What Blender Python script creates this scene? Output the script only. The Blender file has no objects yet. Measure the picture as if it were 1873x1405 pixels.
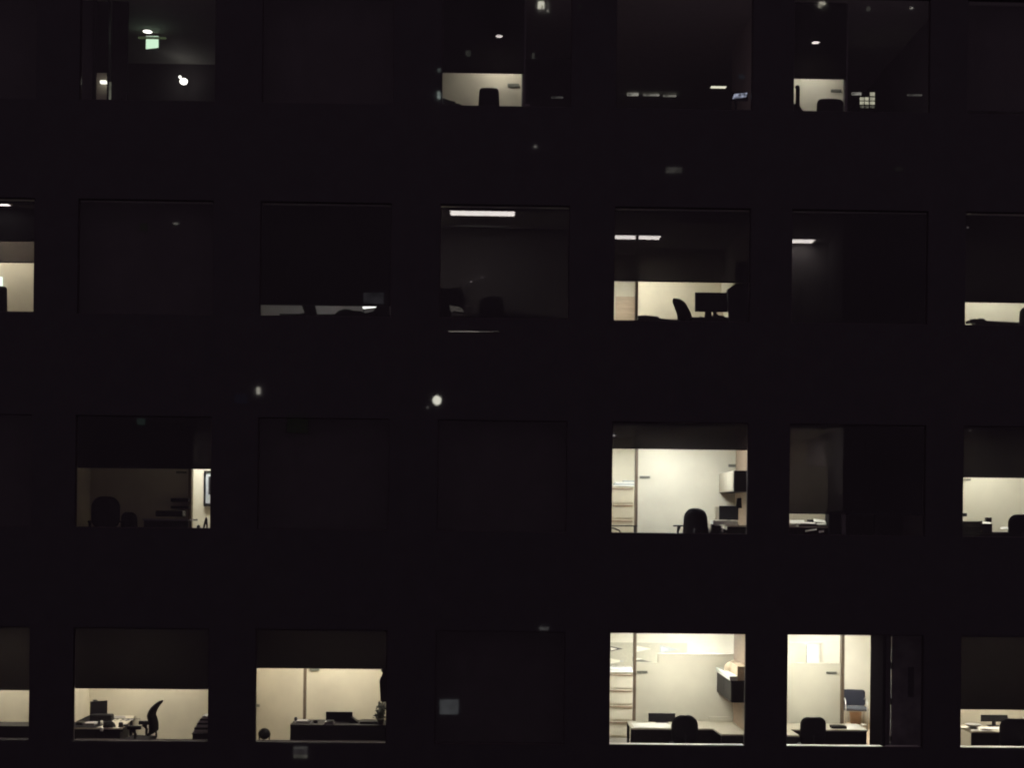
import bpy, bmesh, math, random
from mathutils import Vector, Matrix
random.seed(7)
sc = bpy.context.scene
COL = sc.collection
R = math.radians
# ---------------------------------------------------------------- camera frame
EYE = 18.0
DIST = 24.0
YAW, ROLL, FPX = 0.016, 0.0110, 2400.0
CAM = Vector((-DIST*math.tan(YAW), -DIST, EYE))
_f = Vector((math.sin(YAW), math.cos(YAW), 0)); _r = Vector((math.cos(YAW), -math.sin(YAW), 0)); _u = Vector((0, 0, 1))
_R = math.cos(ROLL)*_r + math.sin(ROLL)*_u
_U = -math.sin(ROLL)*_r + math.cos(ROLL)*_u
def W(px, py, d):
    """survey: the point of the vertical plane y=d that the photograph shows at pixel px, py"""
    v = _R*((px-936.5)/FPX) + _U*((950-py)/FPX) + _f
    return CAM + v*((d-CAM.y)/v.y)
# ---------------------------------------------------------------- materials
def mat(name, col, rough=0.6, var=0.08, scale=6.0, metal=0.0, spec=0.5, bump=0.0, wood=False):
    m = bpy.data.materials.new(name); m.use_nodes = True
    nt = m.node_tree; b = nt.nodes['Principled BSDF']
    b.inputs['Roughness'].default_value = rough
    b.inputs['Metallic'].default_value = metal
    b.inputs['Specular IOR Level'].default_value = spec
    tc = nt.nodes.new('ShaderNodeTexCoord')
    mp = nt.nodes.new('ShaderNodeMapping')
    mp.inputs['Scale'].default_value = (1, 1, 9) if wood else (1, 1, 1)
    n = nt.nodes.new('ShaderNodeTexNoise'); n.inputs['Scale'].default_value = scale; n.inputs['Detail'].default_value = 5
    nt.links.new(tc.outputs['Object'], mp.inputs[0]); nt.links.new(mp.outputs[0], n.inputs['Vector'])
    r = nt.nodes.new('ShaderNodeValToRGB')
    r.color_ramp.elements[0].position = .3; r.color_ramp.elements[1].position = .7
    r.color_ramp.elements[0].color = (*[c*(1-var) for c in col], 1)
    r.color_ramp.elements[1].color = (*[min(1, c*(1+var)) for c in col], 1)
    nt.links.new(n.outputs['Fac'], r.inputs['Fac']); nt.links.new(r.outputs['Color'], b.inputs['Base Color'])
    if bump:
        bp = nt.nodes.new('ShaderNodeBump'); bp.inputs['Strength'].default_value = bump; bp.inputs['Distance'].default_value = .02
        nt.links.new(n.outputs['Fac'], bp.inputs['Height']); nt.links.new(bp.outputs[0], b.inputs['Normal'])
    return m
def emit(name, col, s):
    m = bpy.data.materials.new(name); m.use_nodes = True
    nt = m.node_tree; nt.nodes.clear()
    o = nt.nodes.new('ShaderNodeOutputMaterial'); e = nt.nodes.new('ShaderNodeEmission')
    e.inputs[0].default_value = (*col, 1); e.inputs[1].default_value = s
    nt.links.new(e.outputs[0], o.inputs[0]); return m
def emit_patchy(name, col, s, scale=14.0, lo=.15):
    m = emit(name, col, s); nt = m.node_tree
    e = [n for n in nt.nodes if n.type == 'EMISSION'][0]
    tc = nt.nodes.new('ShaderNodeTexCoord'); n = nt.nodes.new('ShaderNodeTexNoise'); n.inputs['Scale'].default_value = scale
    n.inputs['Detail'].default_value = 4
    mr = nt.nodes.new('ShaderNodeMapRange'); mr.inputs[1].default_value = .35; mr.inputs[2].default_value = .62
    mr.inputs[3].default_value = s*lo; mr.inputs[4].default_value = s
    nt.links.new(tc.outputs['Object'], n.inputs['Vector']); nt.links.new(n.outputs['Fac'], mr.inputs[0]); nt.links.new(mr.outputs[0], e.inputs[1])
    return m
def sheer(name, t, warm=1.0):
    """open-weave roller fabric: nearly black cloth that lets the fraction t straight through"""
    m = bpy.data.materials.new(name); m.use_nodes = True
    nt = m.node_tree; nt.nodes.clear()
    t = math.sqrt(t)   # the ray crosses two faces of the cloth
    o = nt.nodes.new('ShaderNodeOutputMaterial'); b = nt.nodes.new('ShaderNodeBsdfTransparent')
    tc = nt.nodes.new('ShaderNodeTexCoord'); n = nt.nodes.new('ShaderNodeTexNoise'); n.inputs['Scale'].default_value = 5
    r = nt.nodes.new('ShaderNodeValToRGB')
    r.color_ramp.elements[0].color = (t*.96, t*.92, t*.96, 1); r.color_ramp.elements[1].color = (t*1.08, t*1.03, t*1.07, 1)
    nt.links.new(tc.outputs['Object'], n.inputs['Vector']); nt.links.new(n.outputs['Fac'], r.inputs['Fac'])
    nt.links.new(r.outputs['Color'], b.inputs['Color'])
    nt.links.new(b.outputs[0], o.inputs[0]); return m
def glass_mat():
    m = bpy.data.materials.new('window_glass'); m.use_nodes = True
    nt = m.node_tree; nt.nodes.clear()
    o = nt.nodes.new('ShaderNodeOutputMaterial'); t = nt.nodes.new('ShaderNodeBsdfTransparent'); g = nt.nodes.new('ShaderNodeBsdfGlossy')
    t.inputs[0].default_value = (.98, .99, .98, 1); g.inputs['Roughness'].default_value = 0.0; g.inputs[0].default_value = (1, 1, 1, 1)
    tc = nt.nodes.new('ShaderNodeTexCoord'); n = nt.nodes.new('ShaderNodeTexNoise'); n.inputs['Scale'].default_value = 1.2
    bp = nt.nodes.new('ShaderNodeBump'); bp.inputs['Strength'].default_value = .02; bp.inputs['Distance'].default_value = .01
    nt.links.new(tc.outputs['Object'], n.inputs['Vector']); nt.links.new(n.outputs['Fac'], bp.inputs['Height']); nt.links.new(bp.outputs[0], g.inputs['Normal'])
    x = nt.nodes.new('ShaderNodeMixShader'); x.inputs[0].default_value = .05
    nt.links.new(t.outputs[0], x.inputs[1]); nt.links.new(g.outputs[0], x.inputs[2]); nt.links.new(x.outputs[0], o.inputs[0]); return m
M = dict(
 facade=mat('polished_dark_stone', (.056, .056, .060), .015, .06, 3),
 frame=mat('bronze_aluminium', (.07, .06, .065), .4, .1, 20),
 glass=glass_mat(),
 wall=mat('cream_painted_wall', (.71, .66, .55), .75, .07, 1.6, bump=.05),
 dimwall=mat('dimmed_cream_wall', (.60, .54, .43), .8, .09, 1.8, bump=.05),  # cream wall toned down in colour where offices look dimmer
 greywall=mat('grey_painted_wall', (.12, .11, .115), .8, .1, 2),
 ceil=mat('white_ceiling_tile', (.75, .75, .70), .8, .04, 10),
 carpet=mat('grey_carpet', (.16, .14, .12), .95, .2, 60),
 tanfloor=mat('tan_carpet', (.45, .33, .22), .95, .1, 40),
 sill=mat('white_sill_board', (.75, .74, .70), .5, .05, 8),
 darksill=mat('dimmed_sill_board', (.03, .025, .027), 1, .1, 8, spec=0),  # near-black copy of the sill; the weaker light is put into its colour
 darkback=mat('darkened_back_wall', (.30, .28, .28), .8, .08, 1.2),  # wall colour darkened in place of dimmer light on the back walls
 walnut=mat('walnut_panel', (.36, .27, .20), .55, .12, 4, wood=True),
 black=mat('black_plastic', (.008, .007, .009), .55, .2, 20, spec=.2),
 blackfab=mat('black_fabric', (.009, .008, .010), .95, .3, 60, spec=.1),
 darkwood=mat('dark_laminate', (.010, .008, .009), .6, .3, 8, spec=.2),
 white=mat('white_laminate', (.78, .78, .72), .45, .03, 6),
 paper=mat('white_paper', (.80, .78, .74), .8, .04, 20),
 greypaper=mat('grey_card', (.30, .28, .28), .8, .1, 20),
 tan=mat('tan_enamel', (.60, .54, .43), .5, .04, 4),
 brown=mat('brown_wood', (.20, .11, .06), .5, .25, 5, wood=True),
 redwood=mat('light_brown_door', (.52, .40, .29), .5, .12, 4, wood=True),
 post=mat('bronze_post', (.13, .09, .06), .5, .15, 8),
 plate=mat('dark_grey_plate', (.16, .16, .13), .5, .1, 30),
 card=mat('brown_cardboard', (.56, .45, .33), .85, .15, 12),
 desktop=mat('cream_laminate', (.52, .47, .38), .45, .04, 6),
 blue=mat('blue_fabric', (.026, .027, .038), .95, .2, 70, spec=.1),
 greyblue=mat('grey_blue_fabric', (.075, .078, .092), .95, .3, 70, spec=.1),
 chrome=mat('silver_tube', (.6, .58, .55), .3, .05, 10, metal=.6),
 green=mat('dark_green_leaf', (.020, .025, .012), .6, .3, 20),
 pot=mat('dark_glazed_pot', (.03, .025, .02), .4, .2, 20),
 terracotta=mat('brown_plastic_bin', (.50, .33, .22), .6, .08, 10),
 navy=mat('navy_felt', (.04, .035, .04), .9, .1, 20),
 greyfelt=mat('pale_grey_felt', (.42, .44, .46), .9, .1, 20),
 creamfelt=mat('cream_felt', (.85, .80, .68), .9, .04, 20),
 opp=mat('pale_concrete', (.50, .50, .53), .9, .06, .4),
 asphalt=mat('asphalt', (.10, .10, .10), .9, .2, 30),
 brass=mat('brushed_steel', (.4, .38, .35), .35, .1, 20, metal=.8),
)
# ---------------------------------------------------------------- mesh builder
class MB:
    def __init__(s): s.v = []; s.f = []; s.sm = []
    def add(s, vs, fs, smooth=False):
        b = len(s.v); s.v += [Vector(p) for p in vs]; s.f += [[i+b for i in f] for f in fs]; s.sm += [smooth]*len(fs); return s
    def box(s, x0, x1, y0, y1, z0, z1, rz=0.0):
        c = Vector(((x0+x1)/2, (y0+y1)/2, 0)); ca, sa = math.cos(rz), math.sin(rz)
        vs = []
        for z in (z0, z1):
            for (x, y) in ((x0, y0), (x1, y0), (x1, y1), (x0, y1)):
                dx, dy = x-c.x, y-c.y; vs.append((c.x+dx*ca-dy*sa, c.y+dx*sa+dy*ca, z))
        return s.add(vs, [[3, 2, 1, 0], [4, 5, 6, 7], [0, 1, 5, 4], [1, 2, 6, 5], [2, 3, 7, 6], [3, 0, 4, 7]])
    def bbox(s, x0, x1, y0, y1, z0, z1, b=.008):
        """box with bevelled edges"""
        bm = bmesh.new(); bmesh.ops.create_cube(bm, size=1)
        for v in bm.verts: v.co = Vector(((x0+x1)/2+v.co.x*(x1-x0), (y0+y1)/2+v.co.y*(y1-y0), (z0+z1)/2+v.co.z*(z1-z0)))
        bmesh.ops.bevel(bm, geom=bm.edges[:], offset=min(b, .45*min(x1-x0, y1-y0, z1-z0)), segments=2, affect='EDGES', profile=.6)
        bm.verts.index_update()
        s.add([v.co.copy() for v in bm.verts], [[v.index for v in f.verts] for f in bm.faces]); bm.free(); return s
    def pb(s, px0, px1, py0, py1, d, t, b=0.0):
        p = W(px0, py1, d); q = W(px1, py0, d)
        return s.bbox(p.x, q.x, d, d+t, p.z, q.z, b) if b else s.box(p.x, q.x, d, d+t, p.z, q.z)
    def prism(s, pts, d, t):
        """upright outline (list of 3-tuples on plane y=d) given thickness t along y"""
        n = len(pts); vs = [(p[0], d, p[1]) for p in pts]+[(p[0], d+t, p[1]) for p in pts]
        fs = [list(range(n)), list(range(2*n-1, n-1, -1))]+[[i, i+n, (i+1) % n+n, (i+1) % n] for i in range(n)]
        return s.add(vs, fs)
    def slab(s, pts, z0, z1):
        """plan outline in x,y between two heights"""
        n = len(pts); vs = [(p[0], p[1], z0) for p in pts]+[(p[0], p[1], z1) for p in pts]
        fs = [list(range(n))[::-1], list(range(n, 2*n))]+[[i, (i+1) % n, (i+1) % n+n, i+n] for i in range(n)]
        return s.add(vs, fs)
    def tube(s, pts, r, n=10, caps=True):
        pts = [Vector(p) for p in pts]; rs = r if isinstance(r, (list, tuple)) else [r]*len(pts); vs = []; fs = []
        a = None
        for i, p in enumerate(pts):
            t = (pts[min(i+1, len(pts)-1)]-pts[max(i-1, 0)]).normalized()
            if a is None: a = t.orthogonal().normalized()
            a = (a-t*a.dot(t)).normalized(); b = t.cross(a)
            for k in range(n):
                an = 2*math.pi*k/n; vs.append(p+(a*math.cos(an)+b*math.sin(an))*rs[i])
        for i in range(len(pts)-1):
            for k in range(n): fs.append([i*n+k, i*n+(k+1) % n, (i+1)*n+(k+1) % n, (i+1)*n+k])
        if caps: fs += [list(range(n))[::-1], [(len(pts)-1)*n+k for k in range(n)]]
        return s.add(vs, fs, True)
    def lathe(s, c, prof, n=20):
        vs = []; fs = []
        for (r, z) in prof:
            for k in range(n):
                a = 2*math.pi*k/n; vs.append((c[0]+r*math.cos(a), c[1]+r*math.sin(a), c[2]+z))
        for i in range(len(prof)-1):
            for k in range(n): fs.append([i*n+k, i*n+(k+1) % n, (i+1)*n+(k+1) % n, (i+1)*n+k])
        fs += [list(range(n))[::-1], [(len(prof)-1)*n+k for k in range(n)]]
        return s.add(vs, fs, True)
    def ball(s, c, rx, ry, rz, n=14, lump=0.0):
        vs = []; fs = []; m = n//2+1
        for i in range(m+1):
            th = math.pi*i/m
            for k in range(n):
                a = 2*math.pi*k/n; q = 1+lump*random.uniform(-1, 1)
                vs.append((c[0]+rx*q*math.sin(th)*math.cos(a), c[1]+ry*q*math.sin(th)*math.sin(a), c[2]+rz*q*math.cos(th)))
        for i in range(m):
            for k in range(n): fs.append([(i+1)*n+k, (i+1)*n+(k+1) % n, i*n+(k+1) % n, i*n+k])
        return s.add(vs, fs, True)
    def panel(s, wb, wt, h, t, r, z0, y0, prof, wrap=.05, nu=14, nv=18, rb=None):
        """cushioned panel: widths, height, thickness, corner radius; prof = y offsets along height"""
        rb = r if rb is None else rb
        def pr(v):
            for (a, b), (c, d) in zip(prof, prof[1:]):
                if v <= c: return b+(d-b)*(v-a)/(c-a)
            return prof[-1][1]
        vs = []; fs = []
        for side in (0, 1):
            for j in range(nv+1):
                v = (1-math.cos(math.pi*j/nv))/2; z = v*h; hw = (wb+(wt-wb)*v)/2
                if z > h-r: q = (z-(h-r))/r; hw -= r*(1-math.sqrt(max(0, 1-q*q)))
                if z < rb: q = (rb-z)/rb; hw -= rb*(1-math.sqrt(max(0, 1-q*q)))
                for i in range(nu+1):
                    u = -1+2*i/nu; e = 1-max(abs(u)**6, (2*abs(v-.5))**8)*.7
                    y = y0+pr(v)+wrap*u*u+(-t/2 if side == 0 else t/2)*e
                    vs.append((u*hw, y, z0+z))
        N = (nu+1)*(nv+1); g = lambda j, i: j*(nu+1)+i
        for j in range(nv):
            for i in range(nu):
                fs.append([g(j, i), g(j, i+1), g(j+1, i+1), g(j+1, i)]); fs.append([N+g(j, i), N+g(j+1, i), N+g(j+1, i+1), N+g(j, i+1)])
            fs.append([g(j, 0), g(j+1, 0), N+g(j+1, 0), N+g(j, 0)]); fs.append([g(j, nu), N+g(j, nu), N+g(j+1, nu), g(j+1, nu)])
        for i in range(nu):
            fs.append([g(0, i), N+g(0, i), N+g(0, i+1), g(0, i+1)]); fs.append([g(nv, i), g(nv, i+1), N+g(nv, i+1), N+g(nv, i)])
        return s.add(vs, fs, True)
    def build(s, name, m, parent=None, local=False, **tags):
        me = bpy.data.meshes.new(name)
        off = Vector((0, 0, 0)) if (local or parent is None) else world_of(parent)
        if parent is None and s.v:
            off = Vector((sum(v.x for v in s.v)/len(s.v), sum(v.y for v in s.v)/len(s.v), min(v.z for v in s.v)))
        me.from_pydata([v-off for v in s.v], [], s.f); me.validate()
        bm = bmesh.new(); bm.from_mesh(me); bmesh.ops.recalc_face_normals(bm, faces=bm.faces[:]); bm.to_mesh(me); bm.free()
        if len(me.polygons) == len(s.sm): me.polygons.foreach_set('use_smooth', s.sm)
        me.materials.append(M[m] if isinstance(m, str) else m)
        o = bpy.data.objects.new(name, me); COL.objects.link(o)
        if parent is None: o.location = off
        else: o.parent = parent
        for k, v in tags.items(): o[k] = v
        return o
def world_of(o):
    p = Vector((0, 0, 0))
    while o is not None: p = p+o.location; o = o.parent
    return p
def thing(name, label, cat, loc=(0, 0, 0), rz=0.0, group=None, kind=None):
    o = bpy.data.objects.new(name, None); COL.objects.link(o); o.location = loc; o.rotation_euler = (0, 0, rz); o.empty_display_size = .1
    o['label'] = label; o['category'] = cat
    if group: o['group'] = group
    if kind: o['kind'] = kind
    return o
def one(mb, name, m, label, cat, group=None):
    t = dict(label=label, category=cat)
    if group: t['group'] = group
    return mb.build(name, m, None, **t)
# ---------------------------------------------------------------- facade grid (from the photograph)
LPX = {-1: -515, 0: -190, 1: 138, 2: 470, 3: 797, 4: 1116, 5: 1441, 6: 1759, 7: 2082}
RPX = {-1: -275, 0: 52, 1: 380, 2: 706, 3: 1031, 4: 1361, 5: 1684, 6: 2002, 7: 2325}
TH = .1
xL = {c: W(p, 1260, TH if c <= 2 else 0).x-.016 for c, p in LPX.items()}
xR = {c: W(p, 1260, 0 if c <= 2 else TH).x+.016 for c, p in RPX.items()}
SP = {1: 199, 2: 588, 3: 977, 4: 1366}; HP = {1: -6, 2: 383, 3: 775, 4: 1160}
zS = {r: W(1240, p, 0).z for r, p in SP.items()}; zH = {r: W(1240, p, TH if r < 4 else 0).z+.016 for r, p in HP.items()}
PITCH = (zS[1]-zS[4])/3
zS[0] = zS[1]+PITCH; zH[0] = zH[1]+PITCH
for r in (5, 6, 7): zS[r] = zS[4]-PITCH*(r-4); zH[r] = zH[4]-PITCH*(r-4)
ROWS = range(0, 8); COLS = range(-1, 8)
FL = {r: zS[r]-.57 for r in zS}            # finished floor of each storey
CE = {r: zH[r]+.004 for r in zS}            # ceiling of each storey
X0, X1 = xL[-1]-1.2, xR[7]+1.2
def wx(c): return (xR[c]+xL[c+1])/2        # line of the wall between column c and c+1
bld = thing('office_building', 'dark stone office block at night with a grid of lit and unlit office windows', 'building', (0, 0, 0))
# openings cut in the spandrels below two second-storey windows (a slot that leaks light)
slots = {(2, 3): (820, 912, 605.3, 607.6)}
fa = MB()
for r in ROWS:
    top = zS[r-1] if r > 0 else zH[0]+1.3
    if (r-1) not in (2,): fa.box(X0, X1, 0, TH, zH[r], top)
    else:
        segs = []; x = X0
        sl = sorted([(W(a, y1, 0).x, W(b, y1, 0).x, W((a+b)/2, y1, 0).z, W((a+b)/2, y0, 0).z) for (rr, c), (a, b, y0, y1) in slots.items()])
        for (a, b, z0, z1) in sl:
            fa.box(x, a, 0, TH, zH[r], top); fa.box(a, b, 0, TH, zH[r], z0); fa.box(a, b, 0, TH, z1, top); x = b
        fa.box(x, X1, 0, TH, zH[r], top)
    cs = list(COLS)
    fa.box(X0, xL[cs[0]], 0, TH, zS[r], zH[r]); fa.box(xR[cs[-1]], X1, 0, TH, zS[r], zH[r])
    for c in cs[:-1]: fa.box(xR[c], xL[c+1], 0, TH, zS[r], zH[r])
fa.box(X0, X1, 0, TH, -.5, zS[7])
fa.build('facade_wall', 'facade', bld)
YB = 7.2
sh = MB(); sh.box(X0, X0+.3, TH, YB, -.5, zH[0]+1.3); sh.box(X1-.3, X1, TH, YB, -.5, zH[0]+1.3); sh.box(X0, X1, YB, YB+.3, -.5, zH[0]+1.3)
sh.build('outer_wall', 'greywall', bld)
MB().box(X0, X1, -.02, YB+.32, zH[0]+1.3, zH[0]+1.6).build('roof', 'facade', bld)
for r in ROWS:
    for c in COLS:
        a, b, z0, z1 = xL[c], xR[c], zS[r], zH[r]
        f = MB(); w = .016
        f.box(a, b, .035, .08, z0, z0+w); f.box(a, b, .035, .08, z1-w, z1); f.box(a, a+w, .035, .08, z0+w, z1-w); f.box(b-w, b, .035, .08, z0+w, z1-w)
        fo = f.build('window', 'frame', bld)
        g = MB(); g.box(a+w, b-w, .05, .056, z0+w, z1-w); g.build('pane', 'glass', fo)
        if 1 <= r <= 4 and 0 <= c <= 6:
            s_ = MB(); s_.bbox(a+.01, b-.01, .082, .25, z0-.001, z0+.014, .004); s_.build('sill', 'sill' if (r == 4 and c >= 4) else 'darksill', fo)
    sl = MB(); sl.box(X0+.3, X1-.3, TH, YB, FL[r]-.25, FL[r]); sl.build('floor_slab', 'carpet', bld)
    ce = MB(); ce.box(X0+.3, X1-.3, TH+.001, YB, CE[r], CE[r]+.06); ce.build('ceiling', 'ceil', bld)
# ---------------------------------------------------------------- rooms
def ivwall(x0, x1, y0, y1, z0, z1, m='wall', name='interior_wall'):
    return MB().box(x0, x1, y0, y1, z0, z1).build(name, m, bld)
WX = {c: (wx(c)-.06, wx(c)+.06) for c in range(-1, 7)}
WX[4] = (4.48, 4.72)
side = {}
for r in (1, 2, 3, 4):
    for c in range(-1, 7):
        a, b = WX[c]
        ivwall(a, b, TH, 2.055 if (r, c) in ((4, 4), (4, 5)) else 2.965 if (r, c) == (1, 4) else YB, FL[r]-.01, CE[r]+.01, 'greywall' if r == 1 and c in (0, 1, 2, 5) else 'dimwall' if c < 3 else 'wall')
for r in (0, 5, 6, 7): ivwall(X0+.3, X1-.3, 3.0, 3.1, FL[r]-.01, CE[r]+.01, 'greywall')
def roomx(c): return (WX[c-1][1] if c-1 in WX else X0+.3), (WX[c][0] if c in WX else X1-.3)
def troffer(r, px_or_x, d, rad, label, w=1.2, dep=.3, col=(1, .96, .82), x=None, group=None, z=None, lip=0):
    """recessed ceiling light centred on world x"""
    xc = x if x is not None else px_or_x; z = CE[r] if z is None else z
    t = thing('ceiling_light', label, 'ceiling light', (xc, d, z), 0, group)
    f = MB(); k = .018
    f.box(xc-w/2-k, xc+w/2+k, d-dep/2-k, d-dep/2, z-.012, z-.001); f.box(xc-w/2-k, xc+w/2+k, d+dep/2, d+dep/2+k, z-.012, z-.001)
    f.box(xc-w/2-k, xc-w/2, d-dep/2, d+dep/2, z-.012, z-.001); f.box(xc+w/2, xc+w/2+k, d-dep/2, d+dep/2, z-.012, z-.001)
    if lip: f.box(xc-w/2-k-.04, xc+w/2+k+.04, d-dep/2-k-.012, d-dep/2-k-.001, z-lip, z-.001)  # lip added to hide the bright diffuser from the camera
    f.build('light_frame', 'sill', t)
    e = MB(); e.box(xc-w/2, xc+w/2, d-dep/2, d+dep/2, z-.008, z-.002)
    e.build('diffuser', emit('lamp_diffuser', col, rad), t); return t
def downlight(px, py, r, rad, label, dia=.15, col=(1, .97, .88), d=None):
    # depth where the line of sight meets the ceiling
    if d is None:
        lo, hi = .2, 7.0
        for _ in range(40):
            mid = (lo+hi)/2
            if W(px, py, mid).z > CE[r]-.01: lo = lo; hi = mid
            else: lo = mid
        d = (lo+hi)/2
    p = W(px, py, d); z = CE[r]
    t = thing('downlight', label, 'ceiling light', (p.x, d, z))
    MB().lathe((p.x, d, z-.012), [(dia/2+.012, 0), (dia/2+.012, .011)], 24).build('trim_ring', 'sill', t)
    MB().lathe((p.x, d, z-.016), [(dia/2, 0), (dia/2, .003)], 24).build('lens', emit('downlight_lens', col, rad), t); return t
WARM = (1, .94, .80); SOFT = (1, .99, .88); COOL = (.975, 1, .96)
def shade(r, c, yb, m, label, pxc=None, x0=None, x1=None):
    a = (xL[c] if x0 is None else x0)-.09; b = (xR[c]+.09 if x1 is None else x1+.02)
    pxc = pxc if pxc else (LPX[c]+RPX[c])/2
    zb = W(pxc, yb, .29).z
    t = thing('roller_shade', label, 'roller shade', ((a+b)/2, .29, CE[r]), 0, 'roller shades')
    MB().box(a, b, .285, .289, zb+.02, CE[r]-.002).build('fabric', m, t)
    MB().bbox(a, b, .278, .296, zb, zb+.02, .004).build('hem_bar', 'black', t)
    MB().tube([(a, .31, CE[r]-.03), (b, .31, CE[r]-.03)], .024).build('roller_tube', 'black', t); return t
SH = {t: sheer('shade_weave_%d' % int(t*10000), t) for t in (.001, .065, .005, .0105, .016, .045, .0015, .002, .006, .0025, .0035, .0085, .004, .007, .008, .012, .02, .03, .05)}
def seg_wall(r, px0, px1, ytop, d, m='wall', ybot=None, t=.07, name='partition_wall', x0=None, x1=None):
    """back partition between two surveyed verticals, floor to ytop (or the ceiling)"""
    ym = (SP[r]+HP[r])/2
    a = W(px0, ym, d).x if x0 is None else x0; b = W(px1, ym, d).x if x1 is None else x1
    z1 = CE[r]+.005 if ytop is None else W((px0+px1)/2, ytop, d).z
    return MB().box(a, b, d, d+t, FL[r]-.005, z1).build(name, m, bld)
def wallplate(px0, px1, y0, y1, d, label, m='plate'):
    mb = MB(); mb.pb(px0, px1, y0, y1, d-.02, .018, .004)
    return one(mb, 'wall_plate', m, label, 'wall plate', 'small dark plates on the office back walls')
def post(r, px, w, d, label=None):
    ym = SP[r]-60; p = W(px, ym, d)
    return MB().box(p.x-w/2, p.x+w/2, d-.06, d+.1, FL[r]-.003, CE[r]+.004).build('door_post', 'post', bld)
# ---------------------------------------------------------------- furniture
def desk(r, label, plan, h=.74, top='desktop', legs=(), panels=(), group='office desks', tt=.03):
    z = FL[r]+h; cx = sum(p[0] for p in plan)/len(plan); cy = sum(p[1] for p in plan)/len(plan)
    t = thing('office_desk', label, 'desk', (cx, cy, FL[r]), 0, group)
    MB().slab(plan, z-tt, z).build('desktop', top, t)
    for (x0, x1, y0, y1) in panels: MB().box(x0, x1, y0, y1, FL[r]+.06, z-tt-.001).build('panel', 'darkwood', t)
    for (x, y) in legs: MB().bbox(x-.025, x+.025, y-.025, y+.025, FL[r], z-tt-.001, .006).build('leg', 'black', t)
    return t
def monitor(r, px0, px1, y0, y1, d, label, rz=0.0, zdesk=None, th=.035, extra=None):
    p = W(px0, y1, d); q = W(px1, y0, d); xc = (p.x+q.x)/2; w = (q.x-p.x)/max(.3, math.cos(rz)); z0 = p.z; z1 = q.z
    zd = FL[r]+.74 if zdesk is None else zdesk
    t = thing('computer_monitor', label, 'monitor', (xc, d, zd), rz, 'computer monitors')
    MB().bbox(-w/2, w/2, -th/2, th/2, z0-zd, z1-zd, .008).build('screen', 'black', t, True)
    s = MB(); s.bbox(-.035, .035, th/2-.02, th/2+.015, .012, (z0+z1)/2-zd, .005); s.build('stand', 'black', t, True)
    MB().bbox(-.12, .12, -.07, .10, .0005, .014, .005).build('base', 'black', t, True); return t
def task_chair(r, x, d, label, rz=0.0, w=.48, top=1.05, bh=.52, wt=None, rad=.12, prof=((0, 0), (1, -.04)), wrap=.05, arms=True, t=.06, group='office chairs', m='blackfab', arm_h=.66, rb=None, arm_off=0.0, arm_t=.03, arm_w=.04):
    c = thing('office_chair', label, 'chair', (x, d, FL[r]), rz, group)
    MB().panel(w, wt or w, bh, t, rad, top-bh, -.24, prof, wrap, rb=rb).build('backrest', m, c, True)
    s = MB(); s.bbox(-.24, .24, -.22, .26, .44, .50, .03); s.build('seat', m, c, True)
    b = MB(); b.tube([(0, -.05, .43), (0, -.27, .44), (0, -.31, .52), (0, -.28, top-bh*.6)], [.022, .022, .02, .016]); b.build('back_support', 'black', c, True)
    if arms:
        for sx in (-1, 1):
            X = sx*(.29+arm_off)
            a = MB(); a.bbox(X-arm_w, X+arm_w, -.12, .14, arm_h, arm_h+arm_t, .012); a.tube([(X, .06, arm_h), (X, -.02, arm_h-.09), (X, 0, .44)], [.035, .022, .018]); a.tube([(X, 0, arm_h), (X, 0, .44), (sx*.2, 0, .43)], .018)
            a.build('armrest', 'black', c, True)
    MB().tube([(0, 0, .43), (0, 0, .10)], [.025, .035]).build('gas_lift', 'brass', c, True)
    st = MB()
    for k in range(5):
        a = 2*math.pi*k/5+.3; st.tube([(0, 0, .11), (.29*math.cos(a), .29*math.sin(a), .07)], [.028, .016])
    st.build('star_base', 'black', c, True)
    for k in range(5):
        a = 2*math.pi*k/5+.3; q = (.29*math.cos(a), .29*math.sin(a))
        MB().tube([(q[0]-.018*math.sin(a), q[1]+.018*math.cos(a), .028), (q[0]+.018*math.sin(a), q[1]-.018*math.cos(a), .028)], .028).build('castor', 'black', c, True)
    return c
def papers(x, d, z, n, label, w=.21, h=.297, rz=0.0, name='paper_stack', m='paper', cat='papers', th=.0022, group='papers on the desks', jit=.01):
    mb = MB()
    for i in range(n):
        dx, dy = random.uniform(-jit, jit), random.uniform(-jit, jit)
        mb.box(x-w/2+dx, x+w/2+dx, d-h/2+dy, d+h/2+dy, z+i*th, z+(i+.82)*th, rz+random.uniform(-.05, .05)*(jit > .005))
    return one(mb, name, m, label, cat, group)
def sheet(px0, px1, y0, y1, d, label, skew=0.0, reach=.10, m='paper'):
    """one sheet sloping down towards the window, thick enough to catch the lamp"""
    a = W(px0, y1, d); b = W(px1, y1-skew, d); c = W(px1, y0-skew, d+reach); e = W(px0, y0, d+reach)
    top = [(a.x, d, a.z), (b.x, d, b.z), (c.x, d+reach, c.z), (e.x, d+reach, e.z)]
    mb = MB(); mb.add(top+[(p[0], p[1], p[2]-.004) for p in top], [[0, 1, 2, 3], [7, 6, 5, 4], [0, 4, 5, 1], [1, 5, 6, 2], [2, 6, 7, 3], [3, 7, 4, 0]])
    return one(mb, 'paper_sheet', m, label, 'paper', 'sheets lying on the cluttered desks')
def book_stack(x, d, z, sizes, label, cols=('greypaper', 'black'), group=None, name='binder_stack', cat='binders'):
    t = thing(name, label, cat, (x, d, z), 0, group); zz = z
    for i, (w, dp, h, dx) in enumerate(sizes):
        MB().bbox(x+dx-w/2, x+dx+w/2, d-dp/2, d+dp/2, zz, zz+h-.001, .004).build('binder', cols[i % len(cols)], t); zz += h
    return t
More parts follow.
